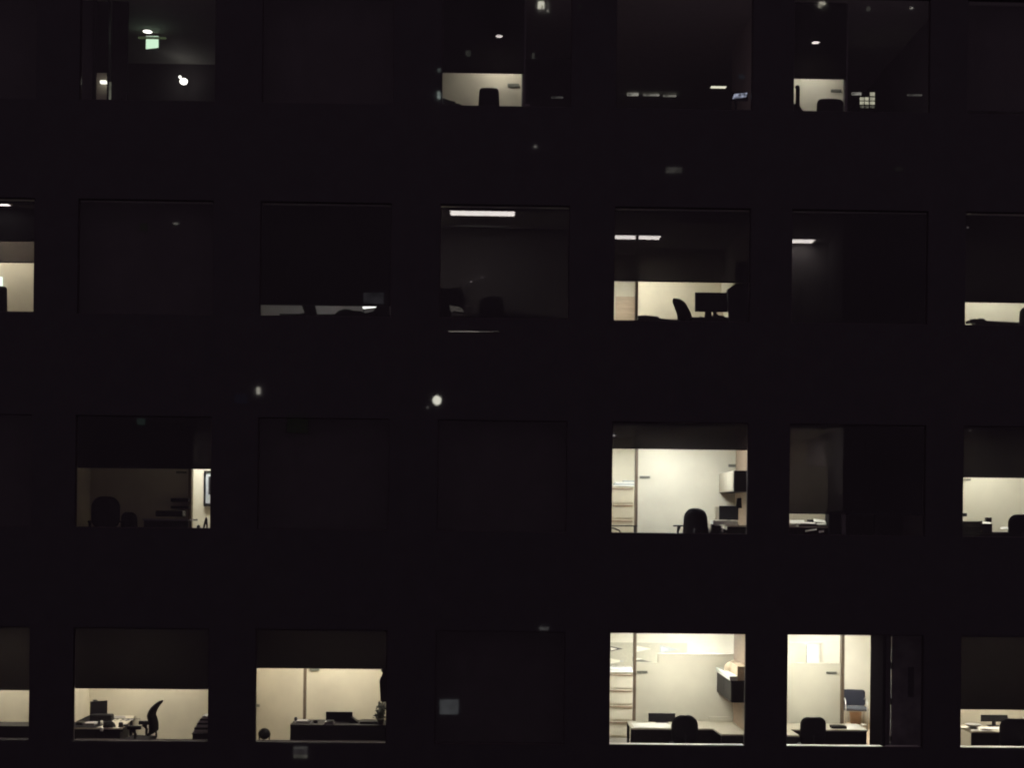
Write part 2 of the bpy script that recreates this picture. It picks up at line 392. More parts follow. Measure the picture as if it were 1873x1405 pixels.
def cup(px, py0, py1, wpx, d, label, m='black', z=None, name='mug'):
    p = W(px, py1, d); q = W(px, py0, d); k = (W(px+wpx/2, py1, d).x-p.x); z0 = p.z if z is None else z
    mb = MB(); h = q.z-z0
    mb.lathe((p.x, d, z0), [(k*.85, 0), (k, h*.15), (k, h*.8), (k*.8, h)], 16)
    return one(mb, name, m, label, name.replace('_', ' '))
def file_cabinet(r, px0, px1, ytop, d, label, ydraw, dep=.5, m='tan', gap=0):
    ym = SP[r]-60; a = W(px0, ym, d).x; b = W(px1, ym, d).x; zt = W((px0+px1)/2, ytop, d).z
    t = thing('file_cabinet', label, 'filing cabinet', ((a+b)/2, d+dep/2, FL[r]), 0, 'tan filing cabinets')
    MB().bbox(a, b, d+.02, d+dep, FL[r], zt, .008).build('body', m, t)
    MB().bbox(a-.005, b+.005, d-.005, d+dep, zt+.001, zt+.03, .006).build('top', 'white', t)
    ys = [W((px0+px1)/2, y, d).z for y in ydraw]
    for i, z in enumerate(ys):
        zb = ys[i+1] if i+1 < len(ys) else max(FL[r]+.04, z-.34)
        if zb <= FL[r]+.03: zb = FL[r]+.035
        if z-zb < .05: continue
        dr = MB().bbox(a+.015, b-.015, d, d+.019, zb+.012, z-.028, .005).build('drawer', m, t)
        MB().bbox(a+.10, b-.02, d-.022, d-.006, z-.062, z-.044, .004).build('handle', 'brown', dr)
    return t
def guest_chair(x, y, z, rz, label, seatm='blue', w=.52, metal='chrome', armup=.66, inset=0.0):
    c = thing('guest_chair', label, 'chair', (x, y, z), rz, None)
    MB().panel(w, w, .36, .05, .06, .47, -.22, ((0, .02), (1, -.05)), .02).build('backrest', seatm, c, True)
    s = MB(); s.bbox(-w/2, w/2, -.2, .27, .40, .47, .03); s.build('seat', 'greyblue' if seatm == 'blue' else seatm, c, True)
    for sx in (-1, 1):
        X = sx*(w/2+.02-inset)
        MB().tube([(X, -.27, .80), (X, -.25, .60), (X, -.1, armup-.01), (X, .08, armup), (X, .20, armup-.04), (X, .26, armup-.16), (X, .27, .40), (X, .27, .0)], .014, 10).build('arm_frame', metal, c, True)
        MB().tube([(X, -.24, .58), (X, -.24, .0)], .014, 10).build('leg', metal, c, True)
    MB().tube([(-w/2-.02, .2, .39), (w/2+.02, .2, .39)], .012).build('cross_rail', metal, c, True)
    return c
def overhead_bin(r, label, px0=1305, px1=1337):
    """storage bin hung on the right-hand wall, running back from the window"""
    xf = W(1336, 1250, .5).x; z1 = FL[r]+(1.73 if r == 4 else 1.76); z0 = FL[r]+(1.32 if r == 4 else 1.37); xr = WX[4][0]
    t = thing('overhead_bin', label, 'wall cabinet', (xf, 1.2, z0), 0, 'overhead bins on the right-hand walls')
    MB().bbox(xf+.02, xr-.002, .42, 1.98, z0, z1, .006).build('carcass', 'darkwood', t)
    mt = 'darkwood' if r == 4 else 'desktop'
    MB().bbox(xf, xf+.019, .44, 1.19, z0+.01, z1-.005, .004).build('flap_door', mt, t)
    MB().bbox(xf, xf+.019, 1.20, 1.96, z0+.01, z1-.005, .004).build('flap_door', mt, t)
    return t
def leaf_clump(mb, c, rx, ry, rz, n, s=.05):
    for i in range(n):
        while True:
            q = Vector((random.uniform(-1, 1), random.uniform(-1, 1), random.uniform(-1, 1)))
            if q.length <= 1: break
        p = Vector((c[0]+q.x*rx, c[1]+q.y*ry, c[2]+q.z*rz)); a = Vector((random.uniform(-1, 1), random.uniform(-1, 1), random.uniform(-.6, 1))).normalized()
        b = a.orthogonal().normalized(); l = s*random.uniform(.7, 1.4)
        mb.add([p, p+a*l*.5+b*l*.22, p+a*l, p+a*l*.5-b*l*.22], [[0, 1, 2, 3]])
# ================================================================ ROW 4 (bottom row)
r = 4; F4 = FL[4]; DT = F4+.74
# --- column 0, cut by the left edge
seg_wall(4, 0, 0, None, 2.0, 'dimwall', x0=roomx(0)[0], x1=roomx(0)[1])
troffer(4, 0, 1.15, 52, 'ceiling light of the bottom-row office cut by the left edge', col=WARM, x=-9.9)
shade(4, 0, 1263.5, SH[.008], 'roller shade lowered to the lit strip in the bottom-row window cut by the left edge', 20)
x0, x1 = roomx(0)
t = thing('low_cabinet', 'dark low cabinet along the sill of the bottom-row window cut by the left edge', 'cabinet', ((x0+x1)/2, .6, F4))
zt = W(30, 1328.5, .4).z
MB().bbox(x0+.02, x1-.02, .4, .85, F4+.06, zt-.03, .008).build('body', 'darkwood', t)
MB().bbox(x0+.01, x1-.01, .38, .87, zt-.028, zt, .006).build('cabinet_top', 'darkwood', t)
MB().box(x0+.05, x1-.05, .44, .83, F4, F4+.058).build('plinth', 'black', t)
# --- column 1
seg_wall(4, 0, 0, None, 2.1, 'dimwall', x0=roomx(1)[0], x1=roomx(1)[1])
troffer(4, 0, 1.15, 58, 'ceiling light of the bottom-left office with the side-on chair', col=WARM, x=-7.1)
shade(4, 1, 1261, SH[.004], 'roller shade lowered to the top of the side-on chair office, bottom row left', 258)
x0, x1 = roomx(1)
desk(4, 'white desk running back from the window beside the side-on chair', [(x0+.02, .5), (-7.20, .5), (-7.37, 2.05), (x0+.02, 2.05)], panels=[(x0+.04, -7.24, .52, .54), (-7.80, -7.30, .56, 1.3)], legs=[(-7.42, 1.95), (x0+.08, 1.95)])  # second panel: black block added to darken the lit gap under the desk
xm_ = W(203, 1325, 1.2).x
one(MB().slab([(x0+.03, .51), (xm_-.06, .51), (xm_, 1.95), (x0+.03, 1.95)], DT+.0005, DT+.006), 'desk_dark_sheet', 'blackfab', 'dark sheet added to darken the left half of the bottom-left desk', 'dark sheet')  # dark layer added so the lit desktop reads dark here
monitor(4, 168, 193, 1283, 1314, 1.15, 'tall dark monitor seen side-on on the bottom-left desk', rz=R(38), th=.05)
p = W(174, 1282, 1.15)
one(MB().ball((p.x, 1.15, p.z), .05, .03, .016), 'webcam', 'black', 'small black webcam on top of the tall side-on monitor', 'webcam')
def lump(px0, px1, y0, y1, d, t, name, m, label, cat, b=.03):
    mb = MB(); mb.pb(px0, px1, y0, y1, d, t, b); return one(mb, name, m, label, cat)
lump(162, 204, 1308.5, 1320, .95, .2, 'docking_station', 'black', 'wide black dock under the tall side-on monitor', 'computer dock')
lump(139, 150, 1322, 1336, .75, .2, 'desk_phone', 'black', 'black desk phone at the left edge of the bottom-left window', 'telephone', .015)
lump(152, 172, 1324, 1337, .7, .25, 'document_tray', 'greypaper', 'grey document tray left of the tall side-on monitor', 'tray', .01)
one(MB().ball((W(200, 1333, .62).x, .62, W(200, 1333, .62).z), .125, .11, .145), 'waste_bag', 'blackfab', 'rounded black bag on the front of the bottom-left desk', 'bag')
cup(221, 1322, 1339, 9, .62, 'black bottle beside the rounded bag on the bottom-left desk', name='bottle')
cup(186, 1331, 1338, 6, .50, 'white paper cup in front of the rounded black bag', m='paper', name='paper_cup')
cup(186, 1319, 1325, 5, .72, 'white ceramic cup behind the rounded black bag', m='paper', name='mug')
one(MB().ball((W(230, 1336, .7).x, .7, DT+.022), .05, .06, .022), 'computer_mouse', 'black', 'black computer mouse beside the bottle on the bottom-left desk', 'mouse')
papers(W(214, 1318, 1.8).x, 1.75, DT, 5, 'loose papers at the back of the bottom-left desk', w=.3, h=.22, rz=.3, jit=.03, m='greypaper')
papers(W(238, 1318, 1.6).x, 1.5, DT, 3, 'curled dark sheet near the right edge of the bottom-left desk', w=.16, h=.22, rz=-.5, m='greypaper', jit=.02)
mbb = MB()
for q in range(5):
    a = W(205+q*10, 1319, 1.5); mbb.tube([(a.x, 1.3, DT+.008), (a.x+.05, 1.45, DT+.03), (a.x+.1, 1.55, DT+.01), (a.x+.14, 1.4, DT+.008)], .005, 6)
one(mbb, 'cable', 'black', 'tangled dark cable lying across the bottom-left desk', 'cable')
task_chair(4, W(257, 1340, .95).x, .95, 'high-backed black chair seen side-on, curved back leaning right, bottom row left', rz=R(84), w=.44, top=1.20, bh=.66, wt=.34, rad=.12,
           prof=((0, .05), (.12, -.03), (.35, -.03), (.6, .02), (.8, -.04), (1, -.17)), wrap=.02, t=.085, arm_h=.69, arm_t=.07)
# low cabinet and tray stack at the right
p0 = W(353, 1341, .5); p1 = W(381, 1341, .5)
t = thing('low_cabinet', 'black low cabinet at the right end of the side-on chair office', 'cabinet', (p0.x, .7, F4))
MB().bbox(p0.x, WX[1][0]-.02, .45, 1.0, F4+.05, p0.z-.021, .006).build('body', 'darkwood', t)
MB().bbox(p0.x-.01, WX[1][0]-.01, .43, 1.02, p0.z-.02, p0.z, .005).build('cabinet_top', 'darkwood', t)
MB().box(p0.x+.03, WX[1][0]-.05, .48, .97, F4, F4+.049).build('plinth', 'black', t)
zz = p0.z; xr_ = WX[1][0]-.04
t = thing('tray_stack', 'stepped stack of grey and black paper trays at the right of the side-on chair window', 'trays', (xr_-.2, .7, zz))
for i, (pxl, h) in enumerate(((355, .05), (356, .045), (359, .05), (361, .035), (363, .04), (366, .035), (370, .05))):
    xa = W(pxl+1, 1330, .6).x
    MB().bbox(xa, xr_, .52, .85, zz+.001, zz+h-.001, .004).build('tray', ('greypaper', 'black')[i % 2], t); zz += h
# --- column 2
seg_wall(4, 0, 0, None, 2.1, 'dimwall', x0=roomx(2)[0], x1=roomx(2)[1])
post(4, 557, .045, 1.6)
troffer(4, 0, 1.15, 40, 'ceiling light of the bottom-row office with the small desk fan', col=WARM, x=-3.55, w=2.0)
shade(4, 2, 1224, SH[.004], 'roller shade lowered a third of the way over the desk fan office', 588)
wallplate(566, 584, 1222, 1227.5, 2.08, 'dark plate touching the shade hem in the desk fan office')
wallplate(466, 475, 1289, 1294, 2.08, 'small dark plate at the left edge of the desk fan window')
# table fan
p = W(483.5, 1357, .42); q = W(483.5, 1333, .42)
t = thing('desk_fan', 'small round black desk fan on two feet at the left of the sill', 'fan', (p.x, .42, p.z))
hc = W(483.5, 1344, .42)
MB().tube([(hc.x, .40, hc.z), (hc.x, .45, hc.z)], [.098, .098], 24).build('fan_head', 'black', t)
MB().tube([(hc.x+.108*math.cos(a/12*math.pi), .42, hc.z+.108*math.sin(a/12*math.pi)) for a in range(-1, 14)], .008, 8).build('yoke', 'black', t)
for sx in (-1, 1): MB().tube([(hc.x+sx*.10, .42, hc.z), (hc.x+sx*.088, .42, p.z+.005)], .011, 8).build('foot', 'black', t)
MB().bbox(hc.x-.12, hc.x+.12, .37, .47, p.z-.006, p.z+.006, .003).build('base', 'black', t)
# sideboard carrying the fan
xa = roomx(2)[0]+.02; xb = W(529, 1357, .4).x-.01
t = thing('low_cabinet', 'low dark shelf unit under the small round desk fan', 'cabinet', (xa, .5, F4))
MB().bbox(xa, xb, .34, .62, F4+.05, p.z-.03, .006).build('body', 'darkwood', t)
MB().bbox(xa, xb+.01, .32, .64, p.z-.028, p.z-.0065, .005).build('cabinet_top', 'greypaper', t)
MB().box(xa+.04, xb-.04, .38, .6, F4, F4+.049).build('plinth', 'black', t)
# tall counter / desk mass
xa = W(530.5, 1345, .5).x; xb = roomx(2)[1]-.02; zt = W(600, 1326.5, .5).z
t = thing('reception_counter', 'black counter filling the bottom of the window beside the desk fan', 'counter', ((xa+xb)/2, .8, F4))
MB().bbox(xa, xb, .5, .56, F4, zt-.03, .01).build('front_panel', 'darkwood', t)
MB().bbox(xa-.0, xb, .49, 1.15, zt-.028, zt, .01).build('countertop', 'darkwood', t)
MB().bbox(xa, xa+.04, .561, 1.1, F4, zt-.03, .01).build('side_panel', 'darkwood', t)
MB().bbox(xb-.04, xb, .561, 1.1, F4, zt-.03, .01).build('side_panel', 'darkwood', t)
monitor(4, 596, 645, 1303, 1324.5, .8, 'wide black monitor on the black counter', zdesk=zt)
one(MB().ball((W(541, 1318, .75).x, .75, zt+.07), .034, .034, .034).lathe((W(541, 1318, .75).x, .75, zt), [(.03, 0), (.012, .01), (.012, .05)]), 'ornament', 'black', 'small black ball ornament at the left end of the black counter', 'ornament')
cup(577, 1317, 1327, 8, .7, 'dark mug between the ball ornament and the wide monitor', z=zt)
book_stack(W(554, 1322, .7).x, .75, zt, [(.30, .22, .02, 0), (.26, .2, .014, .02), (.2, .2, .012, -.02)], 'low stack of grey papers at the left of the black counter', ('greypaper', 'darkwood'), name='paper_stack', cat='papers')
book_stack(W(602, 1322, .6).x, .62, zt, [(.18, .2, .02, 0), (.16, .2, .016, .0), (.14, .2, .016, 0), (.13, .2, .014, .02)], 'grey papers stacked in front of the wide monitor on the counter', ('greypaper', 'black'), name='paper_stack', cat='papers')
t = thing('desk_phone', 'sloping black phone right of the wide monitor on the counter', 'telephone', (W(652, 1322, .75).x, .75, zt))
pa = [(W(643, 1313, .7).x, W(643, 1313, .7).z), (W(655, 1322, .7).x, W(655, 1322, .7).z), (W(655, 1322, .7).x, zt+.001), (W(640, 1322, .7).x, zt+.001), (W(640, 1314, .7).x, W(640, 1313, .7).z)]
MB().prism(pa, .7, .16).build('phone_body', 'black', t)
lump(658, 694, 1321, 1326.6, .62, .3, 'laptop', 'black', 'closed black laptop at the right of the black counter', 'laptop', .01)
# potted plant, hanging coat
p = W(695, 1327, .55)
t = thing('potted_plant', 'small bushy plant in a dark pot at the right end of the counter', 'plant', (p.x, .6, zt))
MB().lathe((p.x+.01, .6, zt), [(.05, 0), (.07, .09), (.075, .10), (.06, .10)], 18).build('pot', 'pot', t)
mb = MB(); mb.tube([(p.x+.01, .6, zt+.1), (p.x, .6, zt+.3)], .006)
leaf_clump(mb, (p.x+.015, .6, zt+.25), .085, .09, .17, 420, .05); leaf_clump(mb, (p.x-.04, .6, zt+.15), .07, .08, .05, 130, .045)
mb.build('foliage', 'green', t)
p = W(700, 1286, .5)
one(MB().bbox(p.x-.02, p.x+.1, .9, 1.0, zt+.2, zt+.42, .01), 'white_box', 'paper', 'pale box standing behind the bushy plant', 'box')
pts = [(697, 1220), (707, 1220), (708, 1284), (700, 1285), (696, 1282), (695, 1262), (694, 1246), (696, 1240), (699, 1236), (700, 1231), (697, 1229)]
P = [(W(x, y, .36).x, W(x, y, .36).z) for x, y in pts]
one(MB().prism(P, .36, .09), 'hanging_coat', 'blackfab', 'narrow dark coat hanging at the right edge of the desk fan window', 'coat')
# --- column 3 dark
seg_wall(4, 0, 0, None, 3.0, 'greywall', x0=roomx(3)[0], x1=roomx(3)[1])
# --- column 4: brightest office
x0, x1 = roomx(4)
zp1 = W(1188, 1212.5, 2.0).z; zp2 = W(1280, 1198, 2.0).z; xa = W(1163, 1260, 2.0).x; xm = W(1205, 1205, 2.0).x
w = MB(); w.box(xa, xm, 2.0, 2.06, F4-.004, zp1); w.box(xm, x1, 2.0, 2.06, F4-.004, zp2); w.build('partition_wall', 'wall', bld)
w = MB(); w.box(xm-.02, xm, 1.99, 2.07, zp1, zp2+.012); w.box(xm, x1, 1.99, 2.07, zp2, zp2+.012); w.build('partition_cap', 'tan', bld)
post(4, 1160, .05, 1.95)
ivwall(x0-.01, 5.3, 4.9, 5.0, F4-.005, CE[4]+.005, 'wall')
ivwall(5.3, 5.4, 2.055, YB, F4-.005, CE[4]+.005, 'wall'); ivwall(10.4, 10.5, 2.17, YB, F4-.005, CE[4]+.005, 'wall')
wallplate(1165, 1184.5, 1228, 1232.5, 2.0, 'dark plate on the cream partition of the pennant office')
cab = file_cabinet(4, 1104, 1158, 1231, 4.3, 'tall tan filing cabinet left of the post in the pennant office', [1231, 1260, 1289, 1318, 1347])
# paper roll strip on cabinet
zc = W(1130, 1231, 4.3).z+.032
one(MB().bbox(W(1112, 1225, 4.35).x, W(1157, 1225, 4.35).x, 4.38, 4.7, zc, zc+.06, .01), 'document_box', 'paper', 'flat white box on top of the filing cabinet in the pennant office', 'box')
troffer(4, 0, .85, 58, 'front ceiling light of the pennant office', col=SOFT, x=3.2)
troffer(4, 0, 3.4, 140, 'rear ceiling light beyond the partition of the pennant office', col=COOL, x=3.8)
troffer(4, 0, 3.9, 12, 'ceiling light over the filing cabinet in the pennant office', col=COOL, x=1.95, w=.6)
def pennant(px0, px1, yc, hh, m, label, tail=None, d=4.87, dy=0, emb=None):
    a = W(px0, yc-hh, d); b = W(px0, yc+hh, d); c = W(px1, yc+dy, d)
    t = thing('pennant', label, 'pennant', (a.x, d, b.z), 0, 'pennants on the far office wall')
    MB().prism([(a.x, a.z), (b.x, b.z), (c.x, c.z)], d, .008).build('felt', m, t)
    if emb:
        e0, e1, eh = emb; A = W(e0, yc-eh, d); B = W(e0, yc+eh, d); C = W(e1, yc, d)
        MB().prism([(A.x, A.z), (B.x, B.z), (C.x, C.z)], d-.006, .005).build('emblem', 'creamfelt' if m != 'creamfelt' else 'greyfelt', t)
    return t
pennant(1112, 1140, 1187.5, 5.5, 'navy', 'dark pennant with a pale emblem, top left of the pennant office', emb=(1117, 1129, 3))
pennant(1112, 1141, 1210, 6, 'creamfelt', 'cream pennant directly under the dark pennant', emb=(1134, 1143, 1.4))
pennant(1164, 1190, 1187.5, 6, 'creamfelt', 'cream pennant just right of the post')
pennant(1207, 1243, 1188.5, 7.5, 'greyfelt', 'pale grey pennant in the middle of the pennant row', emb=(1210, 1222, 4))
pennant(1157, 1192, 1206, 4, 'plate', 'dark slanting pennant partly hidden by the post', dy=6, emb=(1161, 1177, 2.2))
# strip of board behind pennants
mb = MB(); mb.pb(1108, 1257, 1177, 1240, 4.885, .012); one(mb, 'pin_board', mat('beige_cork', (.50, .46, .36), .9, .06, 20), 'long beige pin board behind the pennants', 'pin board')
# right side: wood side strip, overhead bin, boxes
mb = MB(); mb.box(x1-.03, x1-.002, .25, 1.9, F4+.02, CE[4]-.02); one(mb, 'wall_panel', 'walnut', 'brown wood panel lining the right wall of the pennant office', 'wall panel')
overhead_bin(4, 'dark overhead bin hung on the right wall of the pennant office')
xf = W(1336, 1250, .5).x; zb = F4+1.73
t = thing('shelf_board', 'white slab lying along the top of the dark overhead bin', 'board', (xf, 1.1, zb))
MB().bbox(xf-.03, xf+.12, .42, 1.94, zb+.001, zb+.085, .01).build('board', 'white', t)
one(MB().slab([(xf+.13, .5), (x1-.03, .5), (x1-.03, 1.2), (xf+.13, 1.2)], zb+.001, zb+.26), 'cardboard_box', 'card', 'brown cardboard box on the front of the dark overhead bin', 'box')
one(MB().tube([(xf+.14, 1.3, zb+.13), (x1-.04, 1.75, zb+.13)], .12, 18), 'paper_roll', 'card', 'brown paper roll behind the cardboard box on the overhead bin', 'paper roll')
mb = MB(); mb.pb(1277, 1317, 1198, 1212, 2.6, .25, .04); 
t = one(mb, 'wall_clock', 'card', 'rounded brown hood seen over the partition of the pennant office', 'cabinet'); t.name = 'wall_cupboard'
# desk: L shape with a bevelled corner
xd0 = W(1155, 1330, 1.0).x; xc0 = W(1305, 1332, 1.0).x; xc1 = W(1320, 1345, .36).x
desk(4, 'white L-shaped desk with a cut corner in the pennant office', [(xd0, 1.0), (xc0, 1.0), (xc1, .36), (x1-.035, .36), (x1-.035, 1.95), (xd0, 1.9)],
     panels=[(xd0+.06, xc0, 1.02, 1.05), (xc1, x1-.05, .38, .41), (xd0+.06, x1-.3, 1.7, 1.72)], legs=[(xd0+.03, 1.85)])
monitor(4, 1186, 1235, 1305.5, 1320.5, 1.72, 'black monitor seen from behind on the white L-shaped desk')
task_chair(4, W(1252.5, 1330, .5).x, .74, 'round-topped black chair in front of the white L-shaped desk', w=.50, top=1.07, bh=.58, rad=.2, wrap=.04, arms=False)
papers(W(1190, 1327, 1.35).x, 1.33, DT, 3, 'large white blotter covering the left of the L-shaped desk', w=.70, h=.60, jit=.001)
papers(W(1223, 1332, .93).x, 1.3, DT+.008, 3, 'sheet of paper at the foot of the black monitor in the pennant office', rz=.4)
# boxes/curled paper at right of desk
t = thing('desk_divider', 'cream low screen at the back right of the white L-shaped desk', 'desk screen', (W(1310, 1320, 1.8).x, 1.9, DT))
a = W(1297, 1312, 1.85); b_ = W(1340, 1330, 1.85)
MB().bbox(a.x, x1-.1, 1.86, 1.89, DT+.001, a.z, .006).build('screen_panel', 'wall', t)
# --- column 5
x0, x1 = roomx(5)
xq = W(1591.5, 1260, .92).x
zp = W(1490, 1214, 2.0).z; xa = W(1538.5, 1260, 2.0).x
MB().box(x0, xa, 2.0, 2.06, F4-.004, zp).build('partition_wall', 'wall', bld)
post(4, 1540, .05, 1.95)
ivwall(5.4, 10.4, 6.7, 6.8, F4-.005, CE[4]+.005, 'wall')
MB().box(5.4, 10.4, 2.18, 6.7, F4+.001, F4+.006).build('floor_covering', 'tanfloor', bld)
wallplate(1511.5, 1531, 1229.5, 1233.5, 2.0, 'grey plate on the cream partition of the blue chair office')
troffer(4, 0, .9, 56, 'front ceiling light of the blue chair office', col=SOFT, x=5.7)
troffer(4, 0, 3.2, 66, 'ceiling light just beyond the partition of the blue chair office', col=COOL, x=6.0)
troffer(4, 0, 5.3, 105, 'farthest ceiling light over the blue chair', col=COOL, x=7.2)
mb = MB(); mb.pb(1440, 1474, 1177, 1240, 4.2, .04, .006); one(mb, 'notice_board', 'tan', 'beige notice board seen above the partition of the blue chair office', 'notice board')
mb = MB(); mb.pb(1475, 1499, 1178.5, 1240, 4.2, .04, .006); one(mb, 'whiteboard', 'white', 'white board beside the beige notice board above the partition', 'whiteboard')
mb = MB(); mb.box(5.4, W(1505, 1200, 4.3).x, 4.245, 4.32, F4-.003, W(1480, 1176, 4.24).z); mb.build('partition_wall', 'wall', bld)
pc = W(1564.5, 1300, 6.0)
guest_chair(pc.x, 6.05, F4+.006, math.pi-.12, 'blue upholstered chair with silver arms by the white wall', w=.54, inset=.05)
pb_ = W(1566, 1300, 6.45)
one(MB().lathe((pb_.x, 6.5, F4+.007), [(.11, 0), (.15, .34), (.155, .35), (.14, .345)], 24), 'waste_bin', 'terracotta', 'brown waste bin behind the blue chair', 'waste bin')
# desk with return at left
xb = W(1588, 1330, 1.0).x; xr0 = W(1460, 1347, .38).x; xr1 = W(1447, 1333, 1.0).x
desk(4, 'white desk with a left return in the blue chair office', [(x0+.02, .30), (xr0, .30), (xr1-.02, 1.0), (xb, 1.0), (xb, 1.75), (x0+.02, 1.75)],
     panels=[(x0+.04, xr0-.03, .31, .34), (xr1, xb-.02, 1.02, 1.05), (x0+.3, xb-.02, 1.66, 1.68)], legs=[(xb-.04, 1.6)])
task_chair(4, W(1488, 1330, .5).x, .76, 'square-topped black chair in front of the desk in the blue chair office', w=.48, top=1.05, bh=.56, rad=.13, wrap=.04, arms=False)
lump(1522, 1549, 1329.5, 1334, 1.1, .2, 'laptop', 'black', 'closed black laptop on the desk of the blue chair office', 'laptop', .006)
papers(W(1580, 1323, 1.6).x, 1.6, DT, 8, 'small white note pad at the right end of the desk', w=.09, h=.12, jit=.002)
# dark closet: return wall, ajar door with three hinges
dx = .9
MB().box(xq, xq+.06, TH+.02, dx+.02, F4-.004, CE[4]+.004).build('closet_wall', mat('unlit_black_wall', (.003, .0025, .003), 1, .1, 5, spec=0), bld)  # almost black colour paints this lit return face as shade
xg0 = W(1629.3, 1260, dx).x; xg1 = W(1630.9, 1260, dx).x
dr = thing('office_door', 'dark door standing ajar with a thin line of light along its hinges', 'door', ((xq+xg0)/2, dx, F4))
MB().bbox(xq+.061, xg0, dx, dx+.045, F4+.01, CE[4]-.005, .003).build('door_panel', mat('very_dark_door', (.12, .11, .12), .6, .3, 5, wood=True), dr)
for (a, b) in ((1212, 1224), (1278, 1289.5), (1346, 1356)):
    mb = MB(); p = W(1630, b, dx); q = W(1630, a, dx); mb.box(xg0-.012, xg1+.012, dx-.012, dx-.001, p.z, q.z); mb.build('hinge', 'black', dr)
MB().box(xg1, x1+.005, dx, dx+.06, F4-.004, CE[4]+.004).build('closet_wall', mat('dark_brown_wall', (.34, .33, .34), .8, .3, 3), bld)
mb = MB(); mb.pb(1661, 1672, 1221, 1276, dx-.035, .03, .006); one(mb, 'wall_cupboard', 'black', 'narrow black panel on the dark wall right of the ajar door', 'panel')
# --- column 6
x0, x1 = roomx(6)
seg_wall(4, 0, 0, None, 2.1, 'dimwall', x0=x0, x1=x1)
troffer(4, 0, 1.15, 74, 'ceiling light of the bottom-row office cut by the right edge', col=WARM, x=W(1850, 1200, 1.1).x)
shade(4, 6, 1299, SH[.004], 'roller shade two thirds down in the bottom-row window cut by the right edge', 1815)
xd0 = W(1776, 1330, 1.0).x
desk(4, 'dark-fronted desk heaped with papers at the bottom right', [(xd0-.03, .95), (x1-.02, .95), (x1-.02, 1.75), (xd0-.03, 1.75)], panels=[(xd0, x1-.05, .98, 1.0)], legs=[(xd0+.03, 1.7), (x1-.1, 1.7)])
monitor(4, 1794, 1843, 1308.5, 1320.5, 1.62, 'low wide black monitor on the paper-heaped desk at the bottom right')
p = W(1780, 1320, 1.2)
t = thing('serving_dish', 'shallow pale dish at the left end of the paper-heaped desk', 'dish', (p.x, 1.2, DT))
MB().lathe((p.x, 1.2, DT+.04), [(.06, 0), (.15, .05), (.155, .06), (.13, .05), (.05, .012)], 24).build('bowl', 'greypaper', t)
MB().lathe((p.x, 1.2, DT+.001), [(.06, 0), (.10, .025), (.04, .037)], 20).build('stack_below', 'black', t)
papers(W(1790, 1327, 1.05).x, 1.12, DT, 8, 'loose white papers in front of the pale dish', w=.3, h=.22, rz=.2, jit=.04)
papers(W(1820, 1325, 1.3).x, 1.28, DT, 8, 'white papers at the foot of the low wide monitor', w=.42, h=.25, jit=.03)
papers(W(1806, 1328, 1.0).x, 1.06, DT+.02, 3, 'dark folder leaning on the white papers at the bottom right', w=.14, h=.2, rz=.6, m='black', jit=.01)
papers(W(1768, 1325, 1.3).x, 1.35, DT, 6, 'small pile of papers at the far left of the paper-heaped desk', w=.2, h=.2, jit=.02, rz=-.3)
task_chair(4, W(1868, 1330, .5).x, .74, 'wide black chair back cut by the right edge, bottom row', w=.80, top=1.06, bh=.56, rad=.16, wrap=.05, arms=False)
# ================================================================ ROW 3
r = 3; F3 = FL[3]; D3 = F3+.74
# columns 0, 2, 3 dark
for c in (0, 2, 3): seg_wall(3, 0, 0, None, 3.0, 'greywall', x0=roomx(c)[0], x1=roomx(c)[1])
# --- column 1: dim office with bright gap at right
x0, x1 = roomx(1)
xa = W(346, 915, 2.0).x
MB().box(x0-.01, xa, 2.0, 2.06, F3-.004, CE[3]+.004).build('partition_wall', 'dimwall', bld)
p = W(348.2, 915, 1.9); MB().box(p.x-.03, p.x+.03, 1.85, 2.0, F3-.003, CE[3]+.004).build('door_post', 'post', bld)
ivwall(x0-.01, x1+.01, 3.6, 3.7, F3-.005, CE[3]+.005, 'dimwall')
troffer(3, 0, 2.9, 105, 'ceiling light beyond the dim third-row office on the left', col=COOL, x=W(372, 900, 2.9).x, w=.6, lip=.08)
troffer(3, 0, 1.2, .5, 'faint fill light added on the ceiling of the dim third-row office', col=WARM, x=-6.6, w=.6)  # weak fill lamp added to lift the unlit back wall
shade(3, 1, 857.5, SH[.002], 'roller shade lowered in the dim third-row office on the left', 260)
wallplate(322, 341, 862, 866, 2.0, 'dark plate on the wall of the dim third-row office')
t = thing('picture_frame', 'black framed picture on the bright strip beside the dim office', 'picture', (W(380, 890, 3.5).x, 3.55, W(380, 925, 3.5).z))
a = W(371.5, 926.5, 3.5); b = W(396, 861, 3.5)
fr = MB(); k = .04
fr.box(a.x, b.x, 3.53, 3.59, a.z, a.z+k*1.6); fr.box(a.x, b.x, 3.53, 3.59, b.z-k, b.z); fr.box(a.x, a.x+k, 3.53, 3.59, a.z+k*1.6, b.z-k); fr.box(b.x-k, b.x, 3.53, 3.59, a.z+k*1.6, b.z-k)
fr.build('frame', 'black', t); MB().box(a.x+k, b.x-k, 3.56, 3.585, a.z+k*1.6, b.z-k).build('mount', 'greyfelt', t)
c_ = W(380, 905, 3.5); e_ = W(396, 872, 3.5)
MB().box(c_.x, e_.x, 3.552, 3.559, c_.z, e_.z).build('print', 'darkwood', t)
